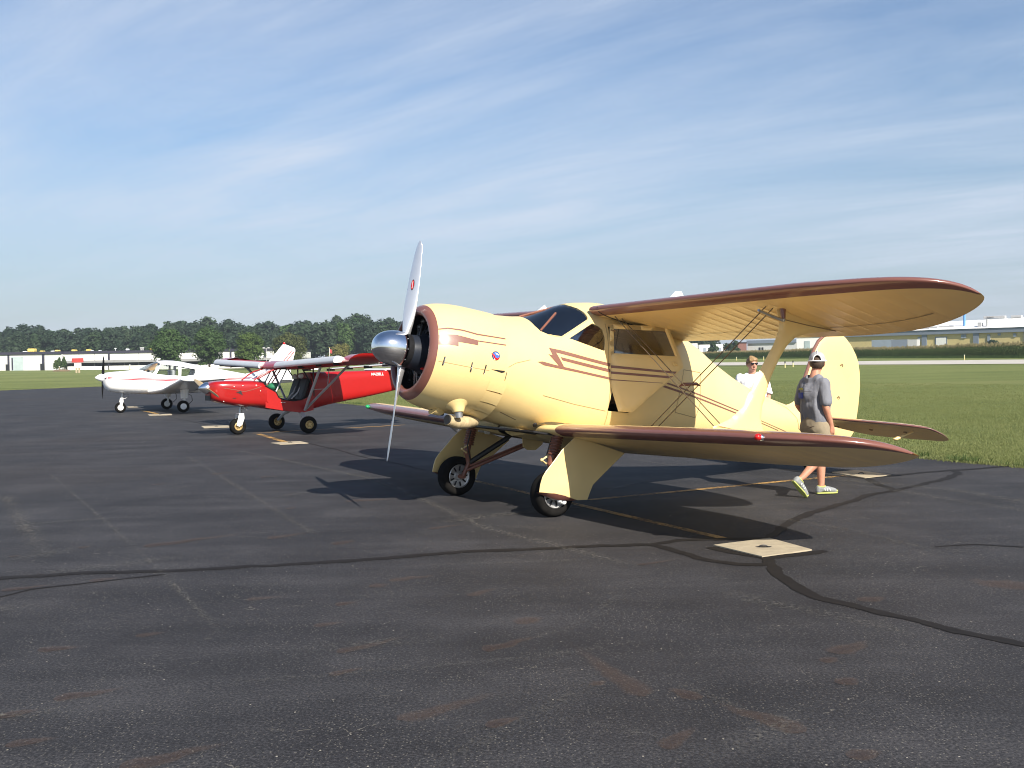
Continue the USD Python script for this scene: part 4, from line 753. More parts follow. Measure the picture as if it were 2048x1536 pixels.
# painted stripes, seams, emblem on the skin
def decal(poly, fn, mat, name, h=.035, off=.0025, sides=(1, -1), clip=None, parent=None):
    P = Polygon(poly) if not isinstance(poly, Polygon) else poly
    P = P.buffer(0)
    for sg in sides:
        Q = P.difference(Polygon(OPEN).buffer(.004)) if (fn is ly and sg == 1) else P
        for g in getattr(Q, 'geoms', [Q]):
            if g.area < 2e-5: continue
            p, t, _ = tri_poly(g, h); m = tm(np.stack([p[:, 0], sg*fn(p[:, 0], p[:, 1], off), p[:, 1]], 1), t); bp(name, m, mat, parent, smooth=True)
def seam(line, fn, w=.006, sides=(1,), mat='seam'):
    decal(LineString(line).buffer(w/2, cap_style='flat'), fn, mat, 'panel_seam', h=.03, off=.0032, sides=sides)
for q in [[(1.578, 0.3), (1.764, 0.299), (2.114, 0.276), (2.433, 0.261), (2.437, 0.222), (2.114, 0.236), (1.674, 0.259), (1.781, 0.11), (1.706, 0.109), (1.564, 0.222), (1.622, 0.218)], [(1.732, 0.217), (2.116, 0.202), (2.44, 0.191), (2.445, 0.152), (2.118, 0.162), (1.758, 0.179)], [(1.418, 0.105), (1.483, 0.122), (1.651, 0.111), (1.981, 0.104), (2.453, 0.094), (2.458, 0.065), (1.983, 0.075), (1.762, 0.076), (1.505, 0.078)]]: decal(q, ly, 'stripe_brown', 'stripe')
for q in [[(3.393, 0.182), (4.029, 0.132), (4.91, 0.038), (4.901, 0.024), (4.031, 0.112), (3.367, 0.163)], [(3.343, 0.139), (4.035, 0.085), (4.87, 0.002), (4.85, -0.014), (4.039, 0.062), (3.305, 0.113)], [(4.91, 0.034), (5.257, -0.006), (6.143, -0.107), (6.151, -0.116), (5.258, -0.015), (4.91, 0.024)], [(4.87, -0.002), (5.274, -0.037), (5.876, -0.105), (5.883, -0.115), (5.277, -0.048), (4.87, -0.014)]]: decal(q, ly, 'stripe_brown', 'stripe', sides=(1,))
for q in [[(1.046, -0.021), (1.132, 0.041), (1.319, 0.111)], [(3.666, 0.392), (3.589, -0.167), (3.997, -0.182), (4.048, 0.01), (4.018, 0.415), (3.666, 0.392)], [(1.563, -0.263), (1.999, -0.3), (2.464, -0.313)], [(1.178, -0.522), (1.421, -0.58)]]: seam(q, ly)
seam([(HS - .035, .74), (2.40, .40), (2.42, .1), (2.47, .0)], ly, .005)
seam([(5.9, .30), (6.12, .24), (6.3, .12), (6.36, -.02), (6.5, -.07)], ly, .008)
cr_s = np.linspace(.16, 1.0, 20)
# cowling
ring = [(.165, .43), (.135, .422), (.11, .432), (.098, .455), (.10, .478)] + [(s, float(_cf(s))) for s in (.115, .13, .15, .165)]
body_p = [(.165, float(_cf(.165)))] + [(s, float(_cf(s))) for s in np.linspace(.18, 1.01, 22)] + [(1.012, .612)]
cw = bp('cowling', revolve(body_p, 96), 'cream', smooth=40); bp('cowl_liner', revolve([(1.011, .611), (.98, .604), (.5, .60), (.25, .52), (.165, .428)], 64), 'dark', cw); bp('cowl_ring', revolve(ring, 96), 'brown', cw, smooth=50)
for q in [[(0.166, 0.258), (0.266, 0.287), (0.433, 0.296), (0.613, 0.284), (0.993, 0.302), (0.99, 0.288), (0.611, 0.267), (0.431, 0.279), (0.264, 0.272), (0.166, 0.243)], [(0.166, 0.187), (0.26, 0.209), (0.369, 0.221), (0.619, 0.207), (0.99, 0.229), (0.988, 0.215), (0.621, 0.194), (0.618, 0.152), (0.379, 0.146), (0.381, 0.1), (0.261, 0.098), (0.166, 0.078)]]: decal(q, cy, 'stripe_brown', 'stripe', h=.03, parent=cw)
for q in [[(.247, -.045), (.24, -.132)], [(.568, -.054), (.569, -.151)], [(.744, -.051), (.74, -.145)]]:
    decal(LineString(q).buffer(.0075), cy, 'dark', 'slot', h=.02, off=.003, sides=(1,), parent=cw)
    decal(LineString([(q[0][0] + .006, q[0][1]), (q[1][0] + .006, q[1][1])]).buffer(.004), cy, 'chrome', 'latch', h=.02, off=.0045, sides=(1,), parent=cw)
decal(Polygon([(.815, -.083), (1.0, -.07), (1.0, -.088), (.96, -.10)]), cy, 'dark', 'cowl_gap', h=.02, off=.003, sides=(1,), parent=cw)
seam([(.19, -.10), (.5, -.105), (.8, -.10)], cy, .003)
for k in range(10):
    a0 = -math.pi/2 + (k - 4.5)*.26; a = np.linspace(a0 - .119, a0 + .119, 7); S = np.linspace(.84, 1.045, 5)
    P = np.stack([np.stack([S, (_cf(np.minimum(S, 1.0)) + .004 + .036*((S - .84)/.2)**2)*math.cos(x), (_cf(np.minimum(S, 1.0)) + .004 + .036*((S - .84)/.2)**2)*math.sin(x)], 1) for x in a])
    g = grid(P); g2 = g.copy(); g2.vertices -= np.stack([np.zeros(len(g2.vertices)), P.reshape(-1, 3)[:, 1]*.012, P.reshape(-1, 3)[:, 2]*.012], 1); bp('cowl_flap', cat(g, g2), 'cream', cw)
em = Point(.855, .075).buffer(.052, 16); decal(em, cy, 'engine_blue', 'emblem', h=.02, sides=(1, -1), parent=cw)
decal(Point(.855, .075).buffer(.045, 16), cy, 'blue_mark', 'emblem_field', h=.015, off=.0042, sides=(1, -1), parent=cw)
decal([(.79, .098), (.83, .085), (.85, .055), (.875, .05), (.90, .07), (.885, .035), (.85, .03), (.825, .055)], cy, 'lens_red', 'emblem_bird', h=.02, off=.0058, sides=(1, -1), parent=cw)
decal([(.84, .11), (.88, .10), (.89, .085), (.86, .09)], cy, 'white_mark', 'emblem_wing', h=.02, off=.0058, sides=(1, -1), parent=cw); decal([(.83, .045), (.845, .035), (.85, .022), (.835, .03)], cy, 'white_mark', 'emblem_tail', h=.02, off=.0058, sides=(1, -1), parent=cw)
# engine
eng = bp('engine', revolve([(.065, .0), (.065, .185), (.13, .195), (.20, .20), (.24, .225), (.36, .25), (.62, .25), (.62, 0)], 48), 'engine_blue', smooth=40)
bp('baffle', revolve([(.66, .0), (.66, .59), (.68, .59), (.68, 0)], 48), 'dark', eng, smooth=False)
for k in range(9):
    a = math.pi/2 + k*2*math.pi/9; c, s_ = math.cos(a), math.sin(a); ms = []
    for f in range(11):
        r0 = .25 + f*.026; rr = .105 if f < 9 else .085
        d = tube([(.44, c*r0, s_*r0), (.44, c*(r0 + .010), s_*(r0 + .010))], rr, 20); ms.append(d)
    ms.append(tube([(.44, c*.22, s_*.22), (.44, c*.52, s_*.52)], [.085, .075], 16)); bp('cylinder', cat(*ms), 'engine_black', eng, smooth=30)
    t = np.array([0, -s_, c]); rod = cat(*[tube([np.array([.24, c*.2, s_*.2]) + t*o*.5, np.array([.33, c*.46, s_*.46]) + t*o], .011, 8) for o in (-.05, .05)], sphere((.35, c*.49 - s_*.05, s_*.49 + c*.05), .035, 1), sphere((.35, c*.49 + s_*.05, s_*.49 - c*.05), .035, 1))
    bp('pushrod', rod, 'alloy' if k % 3 == 1 else 'engine_black', eng)
bp('ignition_ring', tube([(.27, .27*math.cos(t), .27*math.sin(t)) for t in np.linspace(0, 2*math.pi, 33)], .012, 8), 'engine_black', eng)
bp('oil_line', tube([(.22, .10, -.17), (.24, .22, -.20), (.3, .33, -.21)], .016, 8), 'lens_red', eng)
# propeller
prop = bp('propeller', revolve([(.06, 0), (.06, .19), (-.005, .198), (-.005, 0)], 40), 'engine_black', smooth=30)
sp_t = np.linspace(0, math.pi/2, 22); spin = [(-.005, .15), (-.012, .198)] + [(-.05 - .305*math.sin(t), .203*math.cos(t)**.80) for t in sp_t]
bp('spinner', revolve([(-.012, .198), (-.03, .202)] + spin[2:], 72), 'chrome', prop, smooth=60)
for k in range(10):
    a = k*.6283; bp('spinner_screw', sphere((-.022, .201*math.cos(a), .201*math.sin(a)), .006, 1), 'steel', prop)
def blade(sgn):
    R = np.array([.12, .17, .22, .30, .42, .58, .75, .92, 1.06, 1.15, 1.21, 1.245, 1.257]); ch = np.array([.085, .088, .10, .128, .155, .168, .165, .150, .128, .105, .078, .045, .012]); th = np.array([.088, .088, .078, .058, .038, .026, .018, .014, .011, .009, .007, .005, .003])
    be = np.radians(np.interp(R, [.1, .3, .6, .9, 1.26], [46, 38, 27, 21, 16])); P = []
    rr = np.linspace(R[0], R[-1], 44); rr = np.concatenate([rr[:-1], np.linspace(rr[-2], R[-1], 7)[1:]])
    C, T, B = PI(R, ch)(rr), PI(R, th)(rr), PI(R, be)(rr)
    a = np.arange(28)/28*2*math.pi
    for r, c, t, b in zip(rr, C, T, B):
        x = np.cos(a)*c/2; y = np.sin(a)*t/2*(1 - .35*np.cos(a)) + .04*c*(1 - (2*x/c)**2)
        # chord direction: -y (starboard) with the leading edge forward; thickness towards the front
        cs, cyy = -math.sin(b), -math.cos(b); ns, ny = -math.cos(b), math.sin(b)
        P.append(np.stack([x*cs + y*ns + .025, x*cyy + y*ny, np.full(28, r)], 1))
    g = grid(np.array(P), closev=True)
    if sgn < 0: g.vertices = g.vertices*[1, -1, -1]
    return g
for sgn in (1, -1): bp('blade', blade(sgn), 'blade_metal', prop, smooth=50)
b_ = np.radians(24.3); ell = np.stack([.022*np.cos(np.linspace(0, 6.283, 25)[:-1]), .062*np.sin(np.linspace(0, 6.283, 25)[:-1])], 1)
def blade_decal(poly, off, mat, nm, r0=.745):
    p, t, _ = tri_poly(Polygon(poly), .02); x = p[:, 0]; th_ = .009 + .165*.04*(1 - (2*x/.165)**2) + off
    for sgn in (1, -1):
        v = np.stack([x*-math.sin(b_) - th_*math.cos(b_) + .025, x*-math.cos(b_) + th_*math.sin(b_), r0 + p[:, 1]], 1)
        if sgn < 0: v = v*[1, -1, -1]
        bp(nm, tm(v, t), mat, prop, smooth=True)
blade_decal(ell, .0035, 'engine_black', 'blade_badge'); blade_decal(ell*.84, .005, 'lens_red', 'badge_field'); blade_decal([(-.003, -.04), (.003, -.04), (.003, .04), (-.003, .04)], .0062, 'white_mark', 'badge_bar')
# exhaust and intakes under the cowling
bp('exhaust_collar', tube([(.63, .306, -.516), (.63, .317, -.535), (.633, .326, -.551), (.636, .336, -.572), (.64, .343, -.602)], [.150, .124, .092, .075, .062], 36), 'cream'); bp('exhaust_pipe', tube([(.64, .33, -.56), (.66, .335, -.66)], [.052, .05], 20), 'steel')
bp('intake_elbow', tube([(.56, .27, -.70), (.68, .24, -.715), (.82, .18, -.70), (1.0, .1, -.66)], [.062, .068, .075, .07], 18), 'weathered'); bp('intake_mouth', tube([(.545, .273, -.70), (.562, .27, -.70)], .055, 18), 'dark')
bp('oil_scoop', tube([(.46, .10, -.575), (.54, .10, -.615), (.56, .10, -.64)], [.10, .06, .045], 18), 'cream'); bp('drain_block', box(.16, .1, .06, (.52, .05, -.63), .01), 'dark')
bp('tail_pipe', tube([(.62, .22, -.74), (.74, .20, -.80)], .03, 12), 'steel')

# ---------------------------------------------------------------- wings
def airfoil(x, t=.118, m=.028):
    yt = 5*t*(.2969*np.sqrt(x) - .126*x - .3516*x**2 + .2843*x**3 - .1036*x**4); p = .35
    yc = np.where(x < p, m/p**2*(2*p*x - x*x), m/(1-p)**2*((1 - 2*p) + 2*p*x - x*x)); return yc + yt, yc - yt
def wing(yr, ytip, le, te, zfun, band=.14, rib=.19, brown=True, t=.118, rooty=None):
    ys = []
    for r in np.arange(yr, ytip - .25, rib): ys += [r, r + .012, r + .03, r + rib*.5, r + rib - .03, r + rib - .012]
    ys = np.array([y for y in ys if y < ytip - .22]); ys = np.concatenate([ys, np.linspace(ys[-1] + .03, ytip - .06, 10), ytip - .06 + .06*np.sin(np.linspace(.15, math.pi/2, 9))])
    ys = np.minimum(np.unique(ys), ytip - 1e-4)
    up, lo = [], []
    ribs = np.arange(yr, ytip - .3, rib)
    G1, G2 = [], []
    for y in ys:
        L, T = le(y), te(y); c = max(T - L, .02); xs = min(band/c, .62)
        x1 = xs*(1 - np.cos(np.linspace(0, math.pi/2, 12))); x2 = xs + (1 - xs)*np.linspace(0, 1, 26)**1.0
        def pt(x, upper):
            u, l = airfoil(np.clip(x, 0, 1), t); s = L + x*c; z = zfun(s, y) + (u if upper else l)*c
            ridge = .0035*np.exp(-(np.min(np.abs(ribs - y))/.010)**2)*np.clip((x - .12)*8, 0, 1)*np.clip((1 - x)*8, 0, 1)
            sag = -.004*math.sin(math.pi*((y - yr) % rib)/rib)*np.clip((x - .15)*5, 0, 1)*np.clip((1 - x)*5, 0, 1)
            if y > ytip - .35: ridge, sag = ridge*0, sag*0
            z = z + (ridge + sag)*(1 if upper else -1)
            return np.stack([s, np.full_like(s, y), z], -1)
        G1.append(np.vstack([pt(x1[::-1], True), pt(x1[1:], False)])); G2.append((pt(x2, True), pt(x2, False)))
    g1 = grid(np.array(G1)); up = grid(np.array([g[0] for g in G2])); lo = grid(np.array([g[1] for g in G2]))
    lo.faces = np.asarray(lo.faces)[:, ::-1]
    def cap(P): v = np.vstack([P, P.mean(0)]); n = len(P); i = np.arange(n); return tm(v, np.stack([i, (i + 1) % n, np.full(n, n)], 1))
    return g1, cat(up, lo), (G1, G2)
def ell(v): return 1 - np.sqrt(np.maximum(0, 1 - v*v))
# upper wing
def sel(v, e): return 1 - np.maximum(0, 1 - np.clip(v, 0, 1)**e)**(1/e)
uLE = lambda y: 2.20 + .908*sel((y - 3.378)/1.499, 2.404); uTE = lambda y: 3.73 - .622*sel((y - 2.964)/1.913, 1.70)
def uZ(s, y): return .8846 + .0137*y - (s - 2.2)/1.53*(.1066 + .0178*y) + .1168*max(0, (y - 3.7)/1.177)**2
lLE = lambda y: 1.45 + 1.068*sel((y - 3.417)/1.418, 2.56); lTE = lambda y: 2.99 - .472*sel((y - 2.768)/2.067, 1.50)
def lZ(s, y): return -.6828 + .0307*y - (s - 1.45)/1.54*(.1001 + .0049*y) + .0892*max(0, (y - 3.7)/1.135)**2
g1, g2, _ = wing(.40, 4.876, uLE, uTE, uZ); h1, h2, _ = wing(1.10, 4.834, lLE, lTE, lZ)
def wing_line(fle, fx_, zf, y0, y1, lower, w=.009, chord_te=None, off=.004, vary=None):
    """a thin dark gap line along the span at chord fraction fx_ or along the chord"""
    ys = np.linspace(y0, y1, 30); P = []
    for y in ys:
        L, T = fle(y), chord_te(y); c = T - L; x = fx_ if np.isscalar(fx_) else np.interp(y, [y0, y1], fx_); u, l = airfoil(np.array([x]), .118); s = L + x*c; z = zf(s, y) + (l if lower else u)[0]*c + (-off if lower else off)
        P.append([(s - w/2, y, z), (s + w/2, y, z)])
    return grid(np.array(P))
for sg in (1, -1):
    f = (lambda m: m) if sg == 1 else mir
    w = bp('upper_wing', f(g2), 'cream_fabric', smooth=30); bp('leading_edge', f(g1), 'brown', w, smooth=50)
    for lw in (True, False):
        bp('aileron_gap', f(wing_line(uLE, .76, uZ, .9, 4.35, lw, .012, uTE)), 'seam', w, smooth=True)
    bp('fuel_cap', f(tm([(2.62, 1.30, 1.02), (2.80, 1.30, 1.02), (2.80, 1.46, 1.02), (2.62, 1.46, 1.02), (2.70, 1.34, 1.15), (2.73, 1.42, 1.15)], [(0, 1, 4), (1, 5, 4), (1, 2, 5), (2, 3, 5), (3, 4, 5), (3, 0, 4)])), 'white_mark', w, smooth=False)
    w2 = bp('lower_wing', f(h2), 'cream_fabric', smooth=30); bp('leading_edge', f(h1), 'brown', w2, smooth=50)
    ny, ns = 4.03, float(lLE(4.03)); nz = lZ(ns, ny)
    bp('light_housing', f(sphere((ns + .01, ny, nz), .035, 2, (1.2, 1, .9))), 'chrome', w2); bp('navigation_light', f(sphere((ns - .022, ny - .004, nz), .032, 2, (1.2, 1, .95))), 'lens_red' if sg == 1 else 'lens_green', w2)
    # cream root stub with its fillet
    P = []
    for y in (.42, .55, .68, .80, .92, 1.03, 1.10, 1.104):
        L, T = 1.45, 2.99; c = T - L; a = np.linspace(0, 1, 40); x = .5*(1 - np.cos(a*math.pi)); u, l = airfoil(x); k = 1 + .35*max(0, (1.0 - y)/.6)**2 + (.0 if y < 1.104 else -.06)
        if y > 1.05: k += .02
        dL = .20*max(0, (.85 - y)/.43)**1.5; L2 = L + dL; c = T - L2; P.append(np.vstack([np.stack([L2 + x*c, np.full(40, y), lZ(L2 + x*c, y) + u*c*k], 1)[::-1], np.stack([L2 + x*c, np.full(40, y), lZ(L2 + x*c, y) + l*c*k], 1)[1:]]))
    bp('wing_root', f(grid(np.array(P))), 'cream', smooth=40)
    wk = []
    for y in np.linspace(.66, 1.0, 8):
        x = np.linspace(.05, .34 + .0*y, 12); u, l = airfoil(x); c = 1.54; k = 1 + .35*max(0, (1.0 - y)/.6)**2; wk.append(np.stack([1.45 + x*c, np.full(12, y), lZ(1.45 + x*c, y) + u*c*k + .004], 1))
    bp('walkway', f(grid(np.array(wk))), 'engine_black', smooth=True)
    # interplane strut
    SF = [(1.84, -.50), (2.0, -.43), (2.16, -.35), (2.31, -.21), (2.44, .11), (2.54, .30), (2.63, .47), (2.68, .63), (2.66, .74), (2.60, .86), (2.64, .90)]
    SR = [(3.62, .84), (3.55, .79), (3.29, .725), (3.07, .665), (2.92, .59), (2.82, .49), (2.73, .33), (2.65, .14), (2.575, -.17), (2.58, -.31), (2.66, -.44), (2.72, -.52)]
    so = np.vstack([densify(SF, .04), densify([SF[-1], (3.1, .93), SR[0]], .05)[1:-1], densify(SR, .04), densify([SR[-1], SF[0]], .06)[1:-1]])
    stt = pillow(so, .034, .07, .035); stt.vertices += [0, 3.0, 0]; st_ = bp('strut', f(stt), 'cream', smooth=45)
    for a_, b_2 in (((2.58, .90), (3.60, .835)), ((2.66, .74), (3.5, .775))):
        bp('strut_seam', f(tube([(x, 3.0 + .036, z) for x, z in np.array([a_, ((a_[0]+b_2[0])/2, (a_[1]+b_2[1])/2 - .005), b_2])], .005, 6)), 'seam', st_)
    bp('strut_seam', f(tube([(x, 3.032, z) for x, z in ((1.98, -.44), (2.3, -.45), (2.6, -.50))], .004, 6)), 'seam', st_)
# pitot tube on the port strut
bp('pitot_tube', cat(tube([(2.62, 3.05, .90), (2.63, 3.07, .82), (2.64, 3.08, .735)], [.035, .03, .022], 12)), 'brown'); bp('pitot_head', cat(sphere((2.64, 3.08, .725), .022, 2), tube([(2.64, 3.08, .72), (2.50, 3.06, .735), (2.30, 3.06, .755)], [.016, .015, .014], 10)), 'steel')
# bracing wires
for sg in (1, -1):
    f = (lambda m: m) if sg == 1 else mir
    for o in (0, .10):
        bp('landing_wire', f(tube([(2.48 + o, 2.98, uZ(2.5, 2.98) - .06), (3.02 + o, .70, -.55)], .0058, 6)), 'wire', smooth=True)
        bp('flying_wire', f(tube([(2.40 + o, .62, .86), (2.20 + o*1.5, 2.96, lZ(2.3, 2.96) + .09)], .005, 6)), 'wire', smooth=True)
jp = lambda t, o: np.array([2.48 + o, 2.98, uZ(2.5, 2.98) - .06])*(1 - t) + np.array([3.02 + o, .70, -.55])*t
jz = np.array([2.78, 1.62, .10])
for sg in (1, -1):
    f = (lambda m: m) if sg == 1 else mir
    bp('wire_spacer', f(tube([(2.63, 1.70, .03), (2.69, 1.69, .06), (2.97, 1.60, .11), (3.05, 1.58, .10)], [.006, .020, .020, .006], 10)), 'gear_brown', smooth=True)

for sg in (1, -1):
    x = np.linspace(.02, .60, 22); L, T = uLE(.56), uTE(.56); c = T - L; u, l = airfoil(x); q = np.stack([L + x*c, np.full(22, .56), uZ(L + x*c, .56) + l*c - .003], 1); q = np.vstack([[L - .003, .56, uZ(L, .56) + .02], q]); q[:, 1] *= sg
    bp('root_gap', tube(q, .006, 6), 'dark', smooth=True)
seam([(1.035, -.08), (1.035, -.30), (1.03, -.50)], ly, .008, mat='dark')
# ---------------------------------------------------------------- tail
FIN = [(6.20, .28), (6.36, .34), (6.48, .42), (6.545, .60), (6.61, .81), (6.67, 1.02), (6.73, 1.23), (6.80, 1.36), (6.90, 1.455), (7.02, 1.51), (7.12, 1.535)]
RUD = [(7.12, 1.535), (7.25, 1.555), (7.40, 1.535), (7.57, 1.43), (7.70, 1.31), (7.78, 1.20), (7.85, 1.02), (7.885, .84), (7.895, .54), (7.885, .30), (7.86, .12), (7.80, .03), (7.70, -.02), (7.5, -.05)]
fin_p = np.vstack([densify(FIN, .05), densify([FIN[-1], (7.11, .8), (7.10, .0), (6.6, .0), FIN[0]], .08)[1:-1]]); rud_p = np.vstack([densify(RUD, .05), densify([RUD[-1], (7.2, -.02), (7.118, .05), (7.125, .8), RUD[0]], .08)[1:-1]])
tail_p = np.vstack([densify(FIN, .05), densify(RUD, .05)[1:], densify([RUD[-1], (7.2, -.02), (6.6, .0), FIN[0]], .08)[1:-1]]); tp = pillow(tail_p, .05, .30, .04, lambda s, z: .05*np.clip((7.95 - s)/.75, .12, 1)); tc_ = np.asarray(tp.vertices)[np.asarray(tp.faces)].mean(1)[:, 0]
fn = bp('fin', tm(tp.vertices, np.asarray(tp.faces)[tc_ < 7.12]), 'cream_fabric', smooth=45); rd = bp('rudder', tm(tp.vertices, np.asarray(tp.faces)[tc_ >= 7.12]), 'cream_fabric', smooth=45)
fl_ = np.array(FIN[2:]); bp('leading_edge', tube(np.c_[fl_[:, 0] + .006, np.zeros(len(fl_)), fl_[:, 1] - .002], .026, 10), 'stripe_brown', fn)
for (s, z) in ((7.32, 1.08), (7.33, .58)): bp('rudder_fitting', cat(sphere((s, .05, z), .012, 1), tube([(s + .015, .052, z + .025), (s + .045, .052, z + .01), (s + .04, .052, z - .02)], .006, 6)), 'seam', rd)
bp('trim_tab_seam', tube([(7.80, .02, .20), (7.87, .014, .19)], .005, 6), 'seam', rd)
sLE = lambda y: 6.45 + .16*y + .40*sel((y - 1.45)/.57, 2.2); sTE = lambda y: np.where(y < .95, 7.08 + .26*np.sin(np.clip((y - .15)/.8, 0, 1)*math.pi/2) + 0*y, 7.34 - .16*sel((y - 1.75)/.27, 2.4))
def sZ(s, y): return .175 - .012*y - (s - 6.6)*.03 - .27*max(0, float(s) - 6.93) if np.ndim(s) == 0 else .175 - .012*y - (s - 6.6)*.03 - .27*np.maximum(0, s - 6.93)
t1, t2, _ = wing(.04, 2.02, sLE, sTE, sZ, band=.055, rib=.3, t=.075)
for sg in (1, -1):
    f = (lambda m: m) if sg == 1 else mir
    w = bp('stabilizer', f(t2), 'cream_fabric', smooth=30); bp('leading_edge', f(t1), 'brown', w, smooth=50)
    bp('balance_weight', f(cat(tube([(7.02, 1.62, sZ(7, 1.62) - .03), (6.88, 1.55, sZ(7, 1.6) - .12)], [.012, .012], 8), tube([(6.90, 1.56, sZ(7, 1.6) - .105), (6.80, 1.52, sZ(7, 1.6) - .16)], [.02, .026], 10), sphere((6.79, 1.515, sZ(7, 1.6) - .165), .032, 1, (1, 1, .6)))), 'cream', w)
    for yy in (.45, .95, 1.5): bp('elevator_hinge', f(box(.06, .025, .02, (float(sTE(yy)) - .33, yy, sZ(7, yy) - .045))), 'seam', w, smooth=False)
    bp('elevator_gap', f(grid(np.array([[(float(sTE(y)) - .36, y, sZ(7, y) - .039), (float(sTE(y)) - .35, y, sZ(7, y) - .039)] for y in np.linspace(.2, 1.8, 12)]))), 'seam', w, smooth=True)
tw = wheel_tyre(.125, .09, 28); tw.apply_translation((6.95, 0, -.475)); twh = bp('tail_wheel', tw, 'tyre'); bp('hub', cyl((6.95, -.04, -.475), (6.95, .04, -.475), .06, 16), 'alloy', twh); bp('fork', cat(tube([(6.95, .06, -.475), (6.88, .05, -.3), (6.8, 0, -.12)], .02, 8), tube([(6.95, -.06, -.475), (6.88, -.05, -.3), (6.8, 0, -.12)], .02, 8)), 'gear_brown', twh)

# ---------------------------------------------------------------- main gear
def main_wheel(sg):
    f = (lambda m: m) if sg == 1 else mir
    y0 = 1.075; R = .252
    c = np.array([1.545, y0, -1.352])
    t = wheel_tyre(R, .20, 56, .56); t.vertices += c
    wld = bp('wheel', f(t), 'tyre', smooth=45)
    rim = revolve([(-.085, .145), (-.08, .152), (-.06, .150), (-.05, .135), (-.035, .06), (-.045, .045), (-.06, .04), (-.06, 0)], 40, 'y'); rim2 = revolve([(.085, .145), (.08, .152), (.06, .150), (.05, .135), (.035, .06), (.045, .045), (.06, .04), (.06, 0)], 40, 'y')
    for r_ in (rim, rim2): r_.vertices += c; bp('rim', f(r_), 'alloy', wld, smooth=40)
    for k in range(9):
        a = k*2*math.pi/9 + .2; d = np.array([math.cos(a), 0, math.sin(a)])
        for s2 in (-1, 1):
            b = box(.06, .014, .020, (.1, 0, 0), .004); b.apply_transform(trimesh.transformations.rotation_matrix(-a, (0, 1, 0))); b.vertices += c + [0, s2*.056, 0]; bp('spoke', f(b), 'engine_black', wld, smooth=False)
    # brake fitting, shock leg with coil spring, fork
    bp('brake', f(cat(box(.09, .03, .055, c + [.06, .112, -.06], .012), sphere(c + [.03, .118, -.055], .03, 1), sphere(c + [.09, .118, -.07], .03, 1))), 'white_mark', wld)
    leg = bp('gear_leg', f(tube([(1.61, .955, -.66), (1.585, .95, -.80), (1.565, .945, -1.04)], [.052, .05, .042], 14)), 'gear_brown')
    th = np.linspace(0, 7*2*math.pi, 120); zz = np.linspace(-.72, -.93, 120); bp('spring', f(tube(np.c_[1.60 + (-zz - .72)*-.09 + .058*np.cos(th), .953 + .058*np.sin(th), zz], .012, 6)), 'gear_brown', leg)
    bp('fork', f(cat(tube([(1.565, .945, -1.02), (1.60, .94, -1.10), (1.62, .95, -1.18), (1.575, .955, -1.34)], [.045, .035, .03, .028], 12), tube([(1.575, .935, -1.345), (1.56, 1.02, -1.352)], .03, 12))), 'gear_brown', leg)
    bp('scissor_link', f(cat(tube([(1.55, .90, -.94), (1.47, .90, -1.0), (1.545, .91, -1.04)], .013, 8), sphere((1.47, .90, -1.0), .02, 1))), 'cream', leg)
    bp('drag_strut', f(tube([(1.60, .92, -1.26), (2.08, .42, -.86)], .019, 10)), 'gear_brown', leg); bp('drag_strut', f(tube([(1.64, .93, -1.20), (2.12, .47, -.82)], .017, 10)), 'gear_brown', leg)
    bp('retract_strut', f(tube([(1.63, .94, -1.16), (1.98, .72, -.80), (2.05, .70, -.72)], [.035, .035, .03], 10)), 'engine_black', leg)
    bp('brake_line', f(tube([(1.56, .90, -.75), (1.53, .89, -.95), (1.60, .90, -1.1), (1.68, .95, -1.25)], .007, 6)), 'black_rubber', leg)
    # outer door
    DP = [(1.64, -.715), (1.80, -.715), (2.36, -.795), (2.20, -.95), (1.97, -1.19), (1.94, -1.28), (1.92, -1.36), (1.78, -1.375), (1.62, -1.35), (1.44, -1.335), (1.27, -1.34), (1.275, -1.26), (1.29, -1.18), (1.32, -1.12), (1.42, -.98), (1.50, -.86)]
    pts, tri, _ = tri_poly(Polygon(DP), .03)
    def bow(p): return y0 + .155 + .03*np.exp(-((p[:, 0] - 1.58)/.22)**2)*np.clip((-p[:, 1] - .95)/.3, 0, 1) - .07*np.clip((-1.30 - p[:, 1])/.075, 0, 1)**1.6*np.exp(-((p[:, 0] - 1.58)/.3)**2)*0 
    ys_ = bow(pts); n = len(pts)
    A = np.stack([pts[:, 0], ys_, pts[:, 1]], 1); Bv = A - [0, .012, 0]
    edge = np.array(Polygon(DP).exterior.coords)
    rimm = tube(np.c_[edge[:, 0], bow(edge) - .006, edge[:, 1]], .007, 6, False)
    gd = bp('gear_door', f(cat(tm(A, tri[:, ::-1]), tm(Bv, tri))), 'cream', smooth=40); bp('door_edge', f(rimm), 'cream', gd)
    LP = densify([(1.27, -1.34), (1.44, -1.336), (1.62, -1.35), (1.78, -1.374), (1.92, -1.36)], .03); pl = []
    for i_, (s, z) in enumerate(LP):
        u = i_/(len(LP) - 1); d = .095*math.sin(math.pi*min(1, u*1.1 + .06)); y = float(bow(np.array([[s, z]]))[0]); pl.append([(s, y, z), (s, y - .03, z - d*.6), (s, y - .075, z - d*.7)])
    bp('door_lip', f(grid(np.array(pl))), 'brown', gd, smooth=40)
    bp('door_hinge', f(box(.10, .03, .10, (1.83, y0 + .02, -.70), .01)), 'white_mark', gd, smooth=False)
    bp('leg_cover', f(tm(np.asarray((lc := plate([(1.76, -.655), (1.89, -.635), (1.87, -.765), (1.81, -.765)], .02)).vertices) + [0, .96, 0], lc.faces)), 'white_mark', gd, smooth=False); 
    return wld
main_wheel(1); main_wheel(-1)
